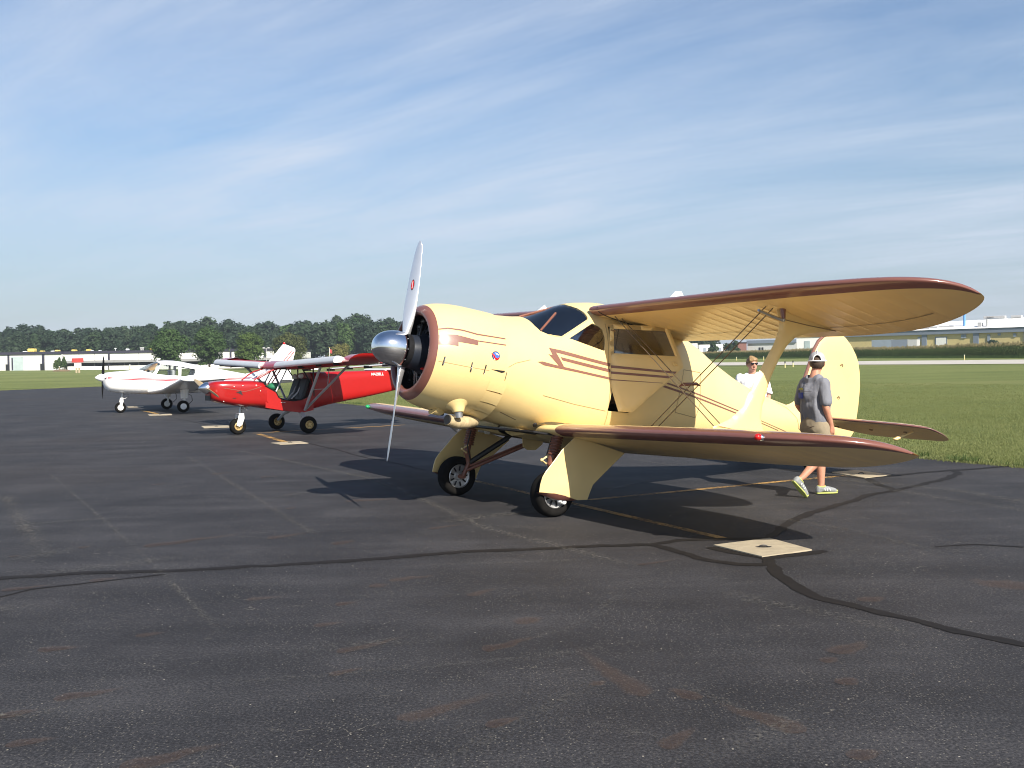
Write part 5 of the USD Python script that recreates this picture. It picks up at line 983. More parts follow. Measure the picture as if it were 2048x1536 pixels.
for y in (.30, -.30):
    m = plate([(1.93, -.66), (1.99, -.87), (2.06, -.90), (2.18, -.885), (2.27, -.80), (2.28, -.66)], .014); m.vertices += [0, y, 0]; bp('inner_gear_door', m, 'cream', smooth=False)
bp('wheel_well', box(.95, 1.9, .02, (1.75, 0, -.702)), 'dark', smooth=False); bp('belly_fairing', pillow([(1.5, -.70), (1.6, -.76), (2.3, -.78), (3.1, -.74), (3.2, -.66), (1.5, -.62)], .28, .1, .06), 'cream', smooth=45)
bp('wing_hook', tube([(2.97, .68, -.47), (3.01, .69, -.50), (2.99, .69, -.54), (2.96, .69, -.56)], .008, 6), 'white_mark')
bp('fuselage_port', tube([(1.62, .44, -.60), (1.62, .455, -.615)], .028, 14), 'dark')

# ================================================================ shared fuselage builder for the two smaller aircraft
def make_loft(T, e_top=2.4, e_bot=2.4):
    T = np.array(sorted(T)); F = [PI(T[:, 0], T[:, q]) for q in (1, 2, 3)]; zc_ = PI(T[:, 0], T[:, 4]) if T.shape[1] > 4 else None
    def prm(s): s = np.clip(s, T[0, 0], T[-1, 0]); zt, zb, w = [f(s) for f in F]; return zt, zb, w, (zc_(s) if zc_ is not None else (zt + zb)/2)
    def yf(s, z, off=0.):
        zt, zb, w, zc = prm(s); z = np.asarray(z, float); u = np.where(z > zc, (z - zc)/(zt - zc), (zc - z)/(zc - zb)); n = np.where(z > zc, e_top, e_bot)
        return w*np.maximum(1 - np.clip(u, 0, 1)**n, 0)**(1/n) + off
    def mesh(s0, s1, inset=0., n=56, step=.05):
        S = np.linspace(s0, s1, int(abs(s1 - s0)/step) + 2); P = []
        for s in S:
            zt, zb, w, zc = [float(v) for v in prm(s)]; zt -= inset; zb += inset; w = max(w - inset, .01); a = np.arange(n)/n*2*math.pi; c, q = np.cos(a), np.sin(a); e = np.where(q > 0, e_top, e_bot)
            P.append(np.stack([np.full(n, s), w*np.sign(c)*np.abs(c)**(2/e), zc + np.where(q > 0, zt - zc, zc - zb)*np.sign(q)*np.abs(q)**(2/e)], 1))
        P = np.array(P); g = grid(P, closev=True); v = np.vstack([g.vertices, P[0].mean(0), P[-1].mean(0)]); m = len(S); i = np.arange(n); j = (i + 1) % n
        q = tm(v, np.vstack([g.faces, np.stack([np.full(n, len(v)-2), j, i], 1), np.stack([np.full(n, len(v)-1), (m-1)*n + i, (m-1)*n + j], 1)]))
        if q.volume < 0: q.invert()
        return q
    return mesh, yf
def skin_decal(par, name, poly, yf, mat, h=.06, off=.004, sides=(1, -1)):
    P = (Polygon(poly) if not isinstance(poly, Polygon) else poly).buffer(0)
    for sg in sides:
        p, t, _ = tri_poly(P, h); obj(name, tm(np.stack([p[:, 0], sg*yf(p[:, 0], p[:, 1], off), p[:, 1]], 1), t if sg == 1 else t[:, ::-1]), mat, par, smooth=True)
def simple_wing(y0, y1, le, te, zf, t=.15, n=24, m=.03, x0=0., x1=1.):
    G = []; x = x0 + (x1 - x0)*.5*(1 - np.cos(np.linspace(0, math.pi, 30))) if x1 >= .99 else x0 + (x1 - x0)*(1 - np.cos(np.linspace(0, math.pi/2, 16)))
    for y in np.linspace(y0, y1, n):
        L, T = le(y), te(y); c = L - T; u, l = airfoil(x, t, m); G.append(np.vstack([np.stack([L - x*c, np.full_like(x, y), zf(y) + u*c], 1)[::-1], np.stack([L - x*c, np.full_like(x, y), zf(y) + l*c], 1)[1:]]))
    G = np.array(G); ms = [grid(G)]
    for P in (G[0], G[-1]): v = np.vstack([P, P.mean(0)]); k = len(P); i = np.arange(k); ms.append(tm(v, np.stack([i, (i + 1) % k, np.full(k, k)], 1)))
    return cat(*ms)
def std_wheel(par, c, R, w, rim_mat, rimf=.5, cap=None):
    t = wheel_tyre(R, w, 36, rimf); t.vertices += c; wl = obj('wheel', t, 'tyre', par, smooth=45); r = R*(rimf + .06)
    for s in (-1, 1):
        q = revolve([(s*w*.40, r), (s*w*.42, r*.9), (s*w*.25, r*.75), (s*w*.22, r*.4), (s*w*.38, r*.35), (s*w*.40, 0)], 28, 'y'); q.vertices += c; obj('rim', q, rim_mat, wl, smooth=40)
        if cap: q = revolve([(s*w*.40, r*.98), (s*w*.47, r*.7), (s*w*.49, 0)], 28, 'y'); q.vertices += c; obj('hub_cap', q, cap, wl, smooth=40)
        for k in range(6 if not cap else 0):
            a = k*math.pi/3; obj('bolt', sphere(np.array(c) + [math.cos(a)*r*.55, s*w*.27, math.sin(a)*r*.55], r*.09, 1), 'engine_black', wl)
    return wl

# ================================================================ the red high wing aircraft
red = thing('light_aircraft', 'red high wing light aircraft with silver slats and bare open cabin', 'airplane', (-5.67, 24.595, 0), 36.65*D + math.pi)
rl, ry = make_loft([(2.17, 1.27, .96, .16), (2.12, 1.31, .90, .27), (2.04, 1.335, .85, .34), (1.8, 1.35, .775, .41), (1.47, 1.345, .71, .455), (1.15, 1.34, .685, .48), (.95, 1.30, .665, .49), (.6, 1.20, .60, .50), (.45, 1.1, .57, .50), (-.07, 1.05, .49, .50), (-.38, 1.5, .545, .49), (-.91, 1.515, .65, .44), (-2.0, 1.515, .80, .27), (-2.83, 1.51, .93, .16), (-3.7, 1.50, 1.10, .05)], 4.5, 4.5)
obj('cowling', rl(.86, 2.17), 'red_paint', red, smooth=35)
obj('rear_fuselage', rl(-3.7, -.36), 'red_panel', red, smooth=35)
tubp = [(.90, 1.20), (.62, 1.04), (.55, .90), (.42, .835), (.16, .80), (-.05, .82), (-.20, .88), (-.38, 1.02), (-.38, .545), (-.07, .49), (.45, .57), (.90, .66)]
for sg in (1, -1): skin_decal(red, 'cabin_side', tubp, lambda s, z, o: .49 + 0*s, 'red_panel', off=0, h=.1, sides=(sg,)); obj('sill_trim', tube([(s, sg*.492, z) for s, z in tubp[:8]], .014, 6), 'engine_black', red)
obj('cabin_floor', tm([(.9, .49, .665), (.9, -.49, .665), (.45, -.49, .575), (.45, .49, .575), (-.07, -.49, .495), (-.07, .49, .495), (-.38, -.49, .55), (-.38, .49, .55)], [(0, 1, 2), (0, 2, 3), (3, 2, 4), (3, 4, 5), (5, 4, 6), (5, 6, 7)]), 'red_panel', red, smooth=False)
obj('instrument_panel', box(.05, .9, .34, (.88, 0, 1.14), .01), 'engine_black', red)
for sg in (1, -1):
    for nm, pts, r, m in [('windscreen_frame', [(1.15, sg*.40, 1.34), (.98, sg*.43, 1.46), (.81, sg*.45, 1.55), (.55, sg*.47, 1.61), (.32, sg*.48, 1.64)], .018, 'red_paint'), ('door_post', [(.62, sg*.49, 1.05), (.32, sg*.48, 1.60)], .018, 'grey_paint'), ('cabin_post', [(-.40, sg*.48, .9), (-.40, sg*.47, 1.62)], .02, 'engine_black'), ('roof_tube', [(.32, sg*.48, 1.63), (-.42, sg*.48, 1.60)], .018, 'red_paint'), ('cabin_brace', [(.60, sg*.1, 1.2), (.30, sg*.12, 1.64)], .016, 'red_paint'), ('cabin_brace', [(1.0, sg*.25, 1.36), (.42, sg*.2, 1.66)], .014, 'red_paint'), ('seat_brace', [(-.1, sg*.45, 1.62), (-.40, sg*.44, 1.15)], .018, 'engine_black')]:
        obj(nm, tube(pts, r, 8), m, red)
    obj('seat', cat(box(.42, .40, .10, (.10, sg*.23, .78), .03), ), 'dark', red); b = box(.10, .40, .60, (0, 0, 0), .03); b.apply_transform(trimesh.transformations.rotation_matrix(-.35, (0, 1, 0))); b.apply_translation((-.20, sg*.23, 1.06)); obj('seat_back', b, 'dark', red)
    wsP = [(1.15, .40, 1.34), (.98, .43, 1.46), (.81, .45, 1.55), (.55, .47, 1.61), (.32, .48, 1.64)]
    a = np.array(wsP)*[1, sg, 1]; lo = np.array([(1.13, .42*sg, 1.335), (.97, .46*sg, 1.27), (.82, .485*sg, 1.17), (.66, .49*sg, 1.06), (.34, .485*sg, 1.60)]); obj('side_pane', grid(np.stack([a, lo], 1)), 'clear_glass', red, smooth=True)
    obj('harness', tube([(-.28, sg*.15, 1.3), (-.12, sg*.13, 1.0), (.05, sg*.12, .84)], .02, 6), 'white_mark', red)
obj('windscreen', grid(np.array([[(x, y*s_, z + .03*(1 - s_**2)) for s_ in np.linspace(-1, 1, 9)] for x, y, z in wsP])), 'clear_glass', red, smooth=True)
obj('stowed_bag', sphere((.52, .12, 1.16), .17, 2, (1, 1.0, .6)), 'green_bag', red); [obj('headset', sphere(q_, .07, 1), 'white_mark', red) for q_ in ((-.18, .2, 1.42), (-.2, -.2, 1.40))]
# wings: silver slat ahead, red wing and upswept tip
rz = lambda y: 1.645 + .032*(abs(y) - .5)
wl_ = simple_wing(.50, 3.72, lambda y: .46, lambda y: -.78, rz, .155, 10)
def red_tip():
    G = []
    x = .5*(1 - np.cos(np.linspace(0, math.pi, 26))); u, l = airfoil(x, .20, .045)
    for k in np.linspace(0, 1, 10):
        c = 1.24; up, lo = u*c, l*c*(1 - k) + u*c*k*.96; G.append(np.vstack([np.stack([.46 - x*c - .05*k*x, np.full_like(x, 3.72 + .42*math.sin(k*math.pi/2)), rz(3.72) + up + .02*k], 1)[::-1], np.stack([.46 - x*c - .05*k*x, np.full_like(x, 3.72 + .42*math.sin(k*math.pi/2)), rz(3.72) + lo + .02*k], 1)[1:]]))
    return grid(np.array(G))
slat = simple_wing(.50, 3.80, lambda y: .67, lambda y: .30, lambda y: rz(y) + .03, .42, 8, .10)
flap = simple_wing(.55, 3.7, lambda y: -.80, lambda y: -1.12, lambda y: rz(y) - .07, .14, 6)
for sg in (1, -1):
    f = (lambda m: m) if sg == 1 else mir
    w = obj('wing', f(wl_), 'red_panel', red, smooth=40); obj('wing_tip', f(red_tip()), 'red_paint', w, smooth=45); obj('slat', f(slat), 'silver_skin', w, smooth=45); obj('flaperon', f(flap), 'white_paint', w, smooth=40)
    for y in (.7, 1.7, 2.7, 3.6): obj('slat_bracket', f(box(.22, .02, .07, (.46, y, rz(y) - .02))), 'engine_black', w, smooth=False); obj('flaperon_bracket', f(box(.22, .02, .06, (-.78, y, rz(y) - .085))), 'engine_black', w, smooth=False)
    for y in np.arange(.75, 3.7, .42): obj('wing_seam', f(tube([(.40, y, rz(y) - .03), (-.70, y, rz(y) - .008)], .006, 4)), 'stripe_brown', w)
    a = (-.14, .49, .56)
    obj('wing_strut', f(tube([a, (.28, 2.35, rz(2.35) - .04)], .032, 10)), 'grey_paint', red); obj('wing_strut', f(tube([(-.16, .49, .57), (-.44, 2.35, rz(2.35) - .03)], .03, 10)), 'grey_paint', red)
    obj('jury_strut', f(cat(tube([(.08, 1.45, 1.10), (-.31, 1.45, 1.10)], .008, 6), tube([(-.31, 1.45, 1.10), (-.35, 1.5, 1.64)], .010, 6))), 'grey_paint', red)
    obj('main_leg', f(tube([(-.08, .3, .52), (-.05, .60, .44), (0, .90, .26)], [.045, .045, .035], 10)), 'grey_paint', red)
    std_wheel(red, (0, sg*.985, .213), .213, .19, 'gold_rim', .44)
    obj('stabilizer', f(simple_wing(.05, 1.25, lambda y: -2.75, lambda y: -3.45, lambda y: 1.53, .10, 5, 0.)), 'white_paint', red, smooth=40)
obj('centre_section', simple_wing(-.50, .50, lambda y: .62, lambda y: -.8, lambda y: 1.665, .165, 9), 'red_paint', red, smooth=40)
obj('roof_line', box(.9, .96, .02, (-.05, 0, 1.62)), 'red_panel', red, smooth=False)
rd_ = pillow([(-3.1, 1.5), (-3.35, 2.2), (-3.8, 2.25), (-3.95, 1.3), (-3.7, 1.1), (-3.4, 1.2)], .05, .1, .1); obj('rudder', rd_, 'red_paint', red, smooth=40)
obj('nose_leg', tube([(1.30, 0, .80), (1.36, 0, .62), (1.37, 0, .50)], .03, 10), 'steel', red); nf = []
for s in (-1, 1): nf.append(plate([(1.31, .52), (1.43, .52), (1.50, .24), (1.43, .20), (1.36, .24), (1.30, .40)], .012)); nf[-1].vertices += [0, s*.105, 0]
obj('nose_fork', cat(*nf, box(.13, .22, .012, (1.37, 0, .52))), 'white_paint', red, smooth=False); std_wheel(red, (1.435, 0, .205), .205, .17, 'gold_rim', .44)
obj('steering_rod', tube([(1.36, .05, .62), (1.18, .05, .70)], .018, 8), 'grey_paint', red)
obj('spinner', revolve([(2.17, .145), (2.22, .14), (2.28, .11), (2.36, .05), (2.395, .0)], 32), 'chrome', red).GetPrim()
UsdGeom.Xformable(stage.GetPrimAtPath(str(red.GetPath()) + '/spinner')).AddTranslateOp().Set(Gf.Vec3d(0, 0, 1.175))
paint('wood_blade', (.46, .33, .16), .35, coat=.4, var=.15, vs=14)
for s in (-1, 1):
    P = []
    for r, c, t, b in [(.05, .07, .06, 60), (.15, .11, .045, 52), (.35, .13, .03, 36), (.6, .11, .02, 26), (.82, .07, .012, 20), (.90, .02, .004, 18)]:
        a = np.arange(16)/16*2*math.pi; x, y = np.cos(a)*c/2, np.sin(a)*t/2; b *= D; P.append(np.stack([2.20 + x*math.sin(b) + y*math.cos(b), s*r*np.ones(16)*.97, 1.175 + s*(x*math.cos(b) - y*math.sin(b)) + s*r*-.22], 1))
    obj('propeller_blade', grid(np.array(P), closev=True), 'wood_blade', red, smooth=45)
txt = meshkit.text_mesh('N428LL', .085, .004, bold=True); v = txt.vertices; x0, x1 = v[:, 0].min(), v[:, 0].max(); sc = .40/(x1 - x0)
tv = np.stack([-2.19 - (v[:, 0] - x0)*sc, np.zeros(len(v)), 1.385 + v[:, 1]*sc*.9], 1); tv[:, 1] = ry(tv[:, 0], tv[:, 1]*0 + 1.3) + .003 + v[:, 2]; obj('registration', tm(tv, np.asarray(txt.faces)[:, ::-1]), 'white_mark', red, smooth=False)
skin_decal(red, 'cowl_seam', LineString([(1.9, 1.17), (1.62, 1.12), (1.42, 1.07), (1.2, 1.12), (1.0, 1.18)]).buffer(.006), ry, 'stripe_brown', h=.05, sides=(1,)); skin_decal(red, 'cowl_scoop', [(1.62, 1.06), (1.50, 1.10), (1.46, .98), (1.55, 1.03)], ry, 'dark', off=.006, h=.05, sides=(1,))
skin_decal(red, 'cowl_louvre', [(1.72, .92), (1.63, .93), (1.64, .90)], ry, 'dark', off=.006, h=.04, sides=(1,)); skin_decal(red, 'glare_patch', [(1.05, .98), (.98, 1.0), (.80, .74), (.87, .72)], ry, 'red_paint', off=.008, h=.06, sides=(1,))
for s, z in ((1.95, 1.25), (1.66, 1.20), (1.45, 1.22), (1.12, 1.22), (1.02, 1.08), (1.9, .85)): obj('rivet', sphere((s, float(ry(s, z)), z), .014, 1), 'white_mark', red)
skin_decal(red, 'side_script', [(.50, .77), (.38, .765), (.38, .755), (.5, .76)], lambda s, z, o: .495 + 0*s, 'white_mark', h=.05, off=0, sides=(1,))
obj('exhaust_stub', tube([(1.35, .12, .72), (1.22, .16, .60)], .025, 10), 'steel', red)
ai = obj('air_intake', box(.02, .34, .12, (2.165, 0, .93)), 'dark', red, smooth=False)

# ================================================================ the white low wing aircraft
paint('red_trim', (.36, .012, .03), .4)
wh = thing('light_aircraft', 'white low wing light aircraft with thin red stripes, farthest left', 'airplane', (-13.018, 36.923, 0), 30.25*D + math.pi)
ml, my = make_loft([(2.55, 1.42, 1.10, .16, 1.26), (2.52, 1.47, 1.0, .28, 1.25), (2.46, 1.51, .92, .39, 1.24), (2.33, 1.53, .82, .46, 1.2), (1.7, 1.58, .725, .53, 1.16), (1.31, 1.635, .69, .555, 1.16), (1.0, 1.765, .675, .565, 1.18), (.61, 1.905, .665, .57, 1.2), (.36, 1.945, .66, .575, 1.2), (.03, 1.93, .66, .575, 1.2), (-.65, 1.80, .665, .55, 1.2), (-1.5, 1.625, .72, .45, 1.2), (-3.01, 1.32, .88, .23, 1.12), (-4.75, 1.06, .98, .04, 1.02)], 2.6, 2.6)
WS = [(1.33, 1.62), (.88, 1.455), (.55, 1.815), (.60, 1.86), (.62, 2.1), (1.33, 2.1)]; W1 = [(.53, 1.80), (-.08, 1.725), (-.06, 1.35), (.75, 1.42)]; W2 = [(-.18, 1.70), (-.73, 1.58), (-.62, 1.31), (-.15, 1.34)]
cutw = man(prism(WS, -1, 1)) + man(prism(W1, -1, 1)) + man(prism(W2, -1, 1))
obj('fuselage', unman(man(ml(-4.75, 2.55)) - man(ml(-1.4, 1.5, .03)) - cutw), 'white_paint', wh, smooth=28)
pw_ = man(ml(-1.6, 1.6, .002)) - man(ml(-1.5, 1.5, .008))
obj('windscreen', unman(pw_ ^ man(prism(WS, -1, 1))), 'clear_glass', wh, smooth=28)
for W_ in (W1, W2):
    for a, b in ((0, 1), (-1, 0)): obj('side_window', unman(pw_ ^ man(prism(W_, a, b))), 'clear_glass', wh, smooth=28)
obj('cabin_floor', box(2.4, .95, .04, (.1, 0, .86)), 'grey_paint', wh, smooth=False); obj('instrument_panel', box(.06, .96, .42, (1.0, 0, 1.40), .01), 'engine_black', wh)
for x in (.15, -.7):
    for y in (-.26, .26): s_ = obj('seat', cat(box(.44, .42, .14, (x + .2, y, 1.05), .04), box(.12, .42, .55, (x - .05, y, 1.30), .04)), 'grey_paint', wh)
paint('sun_shade', (.40, .24, .10), .6); obj('sun_shade', tm([(1.15, .30, 1.55), (.80, .42, 1.58), (.65, .35, 1.83), (.72, .1, 1.85)], [(0, 1, 2), (0, 2, 3)]), 'sun_shade', wh, smooth=False)
obj('dash_cover', sphere((1.02, .2, 1.585), .10, 1, (1.0, 1.4, .35)), 'fascia_dark', wh)
for z0, z1 in (((1.362, 1.21), (1.332, 1.182)), ((1.318, 1.168), (1.282, 1.135))): skin_decal(wh, 'stripe', [(2.47, z0[0]), (-.2, z0[1]), (-3.2, z0[1] + .03), (-3.2, z1[1] + .03), (-.2, z1[1]), (2.47, z1[0])], my, 'red_trim', h=.08)
for s in (2.15, 1.42): skin_decal(wh, 'latch', LineString([(s, 1.18), (s + .01, 1.10)]).buffer(.008), my, 'engine_black', h=.03, sides=(1,))
wz_ = lambda y: .80 + .118*(abs(y) - .55)
ww = simple_wing(.50, 4.45, lambda y: .64 + .42*max(0, (1.15 - y)/.65)**1.2, lambda y: -.96, wz_, .15, 26, .02)
for sg in (1, -1):
    f = (lambda m: m) if sg == 1 else mir
    w = obj('wing', f(ww), 'white_paint', wh, smooth=40)
    P = []
    x = .5*(1 - np.cos(np.linspace(0, math.pi, 30))); u, l = airfoil(x, .15, .02)
    for k in np.linspace(0, 1, 8): 
        q = math.cos(k*math.pi/2)**.7 if k < 1 else .02; c = 1.6; P.append(np.vstack([np.stack([.64 - x*c, np.full_like(x, 4.45 + .13*math.sin(k*math.pi/2)), wz_(4.45) + u*c*q], 1)[::-1], np.stack([.64 - x*c, np.full_like(x, 4.45 + .13*math.sin(k*math.pi/2)), wz_(4.45) + l*c*q], 1)[1:]]))
    obj('wing_tip', f(grid(np.array(P))), 'white_paint', w, smooth=45); obj('aileron_gap', f(tube([(-.58, 2.3, wz_(2.3) - .045), (-.58, 4.3, wz_(4.3) - .045)], .008, 5)), 'dark', w); obj('flap_gap', f(tube([(-.60, .8, wz_(.8) - .045), (-.60, 2.25, wz_(2.25) - .045)], .008, 5)), 'dark', w)
    obj('gear_leg', f(cat(tube([(-.06, 1.56, wz_(1.56) - .05), (-.05, 1.56, .52)], [.16, .125], 16), tube([(-.05, 1.56, .54), (-.02, 1.50, .22)], [.05, .045], 12))), 'white_paint', wh, smooth=40)
    obj('brake_hose', f(tube([(-.2, 1.45, .68), (-.34, 1.45, .60), (-.36, 1.45, .42), (-.24, 1.45, .30), (-.05, 1.45, .26)], .012, 6)), 'black_rubber', wh); std_wheel(wh, (0, sg*1.585, .222), .222, .16, 'white_paint', .46, 'white_paint')
    obj('stabilator', f(simple_wing(.03, 1.55, lambda y: -4.15, lambda y: -4.9, lambda y: 1.10, .09, 5, 0.)), 'white_paint', wh, smooth=40)
fp_ = smooth_poly([(-2.75, 1.36), (-3.3, 1.46), (-3.68, 1.84), (-4.0, 2.2), (-4.25, 2.49), (-4.36, 2.535), (-4.58, 2.46), (-4.80, 2.33), (-4.70, 1.9), (-4.60, 1.45), (-4.55, 1.05), (-3.6, 1.1)], 4); fnn = obj('fin', pillow(fp_, .05, .25, .08), 'white_paint', wh, smooth=45)
for o in (0, .085): 
    p, t, _ = tri_poly(LineString([(-4.72 + o, 2.22 + o*.6), (-4.30 + o, 1.72 + o*.6)]).buffer(.016, cap_style='flat'), .05)
    for sg in (1, -1): obj('fin_stripe', tm(np.stack([p[:, 0], np.full(len(p), sg*.0535), p[:, 1]], 1), t), 'lens_red', fnn, smooth=False)
obj('beacon', sphere((-4.34, 0, 2.57), .05, 2, (1, .8, 1.1)), 'lens_red', fnn)
obj('spinner', revolve([(0, .155), (.06, .15), (.16, .11), (.25, .05), (.29, 0)], 32), 'white_paint', wh); UsdGeom.Xformable(stage.GetPrimAtPath(str(wh.GetPath()) + '/spinner')).AddTranslateOp().Set(Gf.Vec3d(2.53, 0, 1.335))
obj('spinner_plate', cyl((2.47, 0, 1.335), (2.53, 0, 1.335), .165, 28), 'engine_black', wh)
for s in (-1, 1):
    P = []
    for r, c, t, b in [(.08, .07, .06, 60), (.2, .12, .04, 48), (.45, .14, .026, 32), (.7, .12, .016, 24), (.84, .08, .01, 20), (.90, .02, .004, 18)]:
        a = np.arange(16)/16*2*math.pi; x, y = np.cos(a)*c/2, np.sin(a)*t/2; b *= D; r_ = r*.985; P.append(np.stack([2.54 + x*math.sin(b) + y*math.cos(b), -s*(x*math.cos(b) - y*math.sin(b)) + s*r_*.40, 1.335 + s*r_*.90 + 0*x], 1))
    obj('propeller_blade', grid(np.array(P), closev=True), 'engine_black', wh, smooth=45)
for s in (-1, 1): obj('air_inlet', sphere((2.475, s*.27, 1.30), .085, 2, (.5, 1, .65)), 'dark', wh)
obj('nose_leg', cat(tube([(1.86, 0, .80), (1.90, 0, .55)], .035, 10), tube([(1.83, .03, .70), (1.66, .03, .66), (1.72, .03, .56), (1.86, .03, .52)], .012, 6)), 'steel', wh); nf = []
for s in (-1, 1): nf.append(plate([(1.87, .56), (1.96, .56), (2.0, .24), (1.96, .2), (1.92, .24), (1.86, .42)], .012)); nf[-1].vertices += [0, s*.09, 0]
obj('nose_fork', cat(*nf, box(.1, .19, .012, (1.915, 0, .56))), 'white_paint', wh, smooth=False); std_wheel(wh, (1.96, 0, .20), .20, .15, 'white_paint', .46)
obj('air_vent', tube([(.62, .05, 1.90), (.60, .05, 2.0), (.50, .05, 2.01)], .025, 8), 'white_paint', wh)
obj('antenna', tube([(-1.6, 0, 1.60), (-1.75, 0, 1.95)], .01, 6), 'white_mark', wh)

# ================================================================ people
paint('skin', (.50, .235, .150), .5, var=.10, vs=16, subsurface_weight=.08, subsurface_scale=.01)
paint('skin_pale', (.52, .27, .19), .5, var=.10, vs=16, subsurface_weight=.08, subsurface_scale=.01)
def cloth(name, col, var=.1):
    MAT[name] = usdkit.material(stage, '/World/Looks/' + name, {'g': ('texture_coordinate', {}), 'n': ('noise_texture', {'scale': 7.0, 'detail': 4.0, 'distortion': .6}), 'n2': ('noise_texture', {'scale': 350.0, 'detail': 2.0}), 'b': ('bump', {'strength': .8, 'distance': .012}),
        'r': ('rgb_ramp', {'ramp': [(.3, tuple(c*(1-var) for c in col)), (.7, tuple(c*(1+var) for c in col))]}), 'p': ('principled_bsdf', {'roughness': .9, 'specular_ior_level': .15, 'sheen_weight': .05})},
        [('g.object', 'n.vector'), ('g.object', 'n2.vector'), ('n2.fac', 'r.fac'), ('n.fac', 'b.height'), ('b.normal', 'p.normal'), ('r.color', 'p.base_color')], surface='p.BSDF')
cloth('shirt_grey', (.175, .18, .205)); cloth('shirt_white', (.78, .78, .80), .03); cloth('shorts_khaki', (.26, .215, .15)); cloth('trousers_blue', (.05, .07, .12)); cloth('cap_white', (.66, .66, .66), .05); cloth('cap_mesh', (.33, .33, .34), .2)
paint('hair_brown', (.055, .035, .022), .7, var=.3, vs=30); paint('hair_blond', (.26, .165, .075), .6, var=.3, vs=30); paint('lens_dark', (.012, .008, .008), .1, coat=.5); paint('lips', (.36, .13, .10), .5); paint('eye_white', (.7, .68, .65), .3)
paint('shoe_grey', (.22, .23, .23), .7, var=.3, vs=40); paint('shoe_lime', (.40, .43, .11), .6); paint('shoe_black', (.03, .03, .03), .6)
def ball(c, r, sc=(1, 1, 1), n=20):
    s = m3.Manifold.sphere(1.0, n).scale([r*k for k in sc]); return s.translate([float(x) for x in c])
def limb(*cs, n=18):
    """hulls of successive (point, radius) pairs"""
    out = None
    for (a, ra), (b, rb) in zip(cs[:-1], cs[1:]):
        h = m3.Manifold.batch_hull([ball(a, ra, n=n), ball(b, rb, n=n)]); out = h if out is None else out + h
    return out
def hull(*bs): return m3.Manifold.batch_hull(list(bs))
def soft(M, length=.02, it=12, lam=.5):
    q = unman(M.refine_to_length(length)); q.merge_vertices(); q = trimesh.smoothing.filter_taubin(q, lamb=lam, nu=-.53 if lam <= .5 else -.55, iterations=it); return q
def hand(wrist, knuck, palm_n, thumb_side, curl=.5):
    """palm, four curled fingers and a thumb; palm_n: the way the palm faces; thumb_side: the way the thumb leaves"""
    w, k = np.array(wrist, float), np.array(knuck, float); d = k - w; L = np.linalg.norm(d); d /= L; n = np.array(palm_n, float); n -= d*(n @ d); n /= np.linalg.norm(n); t = np.array(thumb_side, float); t -= d*(t @ d); t -= n*(t @ n); t /= np.linalg.norm(t)
    M = hull(ball(w, .026), ball(k + t*.028, .015), ball(k - t*.030, .014))
    for j, (o, ln) in enumerate(((.030, .070), (.010, .078), (-.010, .072), (-.029, .056))):
        p = k + t*o; a = d; prev = p; r = .0095 - .0006*j
        for q in range(3):
            ang = curl*(.35 + .45*q); a = d*math.cos(ang) + n*math.sin(ang); nx = prev + a*ln*(.45, .32, .23)[q]; M = M + limb((prev, r), (nx, r*.92), n=12); prev, r = nx, r*.92
    b = w + d*L*.35 + t*.028; m_ = b + (d*.7 + t*.45 + n*.35)*.042; M = M + limb((b, .014), (m_, .0115), (m_ + (d*.9 + t*.1 + n*.3)*.034, .009), n=12)
    return M
def head(c, fwd, scale=1.0, up=(0, 0, 1)):
    """skull, jaw, nose, ears: manifold, centred between the ears"""
    f = np.array(fwd, float); f /= np.linalg.norm(f); u = np.array(up, float); r = np.cross(f, u); c = np.array(c, float); s = scale
    P = lambda x, y, z: c + (r*x + f*y + u*z)*s
    M = hull(ball(P(0, -.015, .045), .083*s), ball(P(0, -.03, .03), .082*s), ball(P(0, .045, .04), .058*s), ball(P(.02, .05, -.02), .045*s), ball(P(-.02, .05, -.02), .045*s))
    M = M + hull(ball(P(.030, .05, -.045), .032*s), ball(P(-.030, .05, -.045), .032*s), ball(P(0, .075, -.085), .024*s), ball(P(.042, .0, -.055), .022*s), ball(P(-.042, .0, -.055), .022*s), ball(P(0, -.02, -.02), .06*s))
    M = M + hull(ball(P(0, .098, .02), .009*s), ball(P(0, .118, -.022), .013*s), ball(P(.015, .102, -.028), .009*s), ball(P(-.015, .102, -.028), .009*s))
    M = M + hull(ball(P(.036, .088, .035), .010*s), ball(P(-.036, .088, .035), .010*s)) + hull(ball(P(.016, .098, -.058), .008*s), ball(P(-.016, .098, -.058), .008*s))
    for q in (-1, 1): M = M + hull(ball(P(q*.080, -.012, .02), .013*s), ball(P(q*.088, -.022, .03), .012*s), ball(P(q*.078, -.006, -.025), .010*s))
    return M, P
def person(name, label, loc, heading, group=None):
    return thing(name, label, 'person', loc, -heading, group)   # own frame: +y the way the body faces, +x to its right

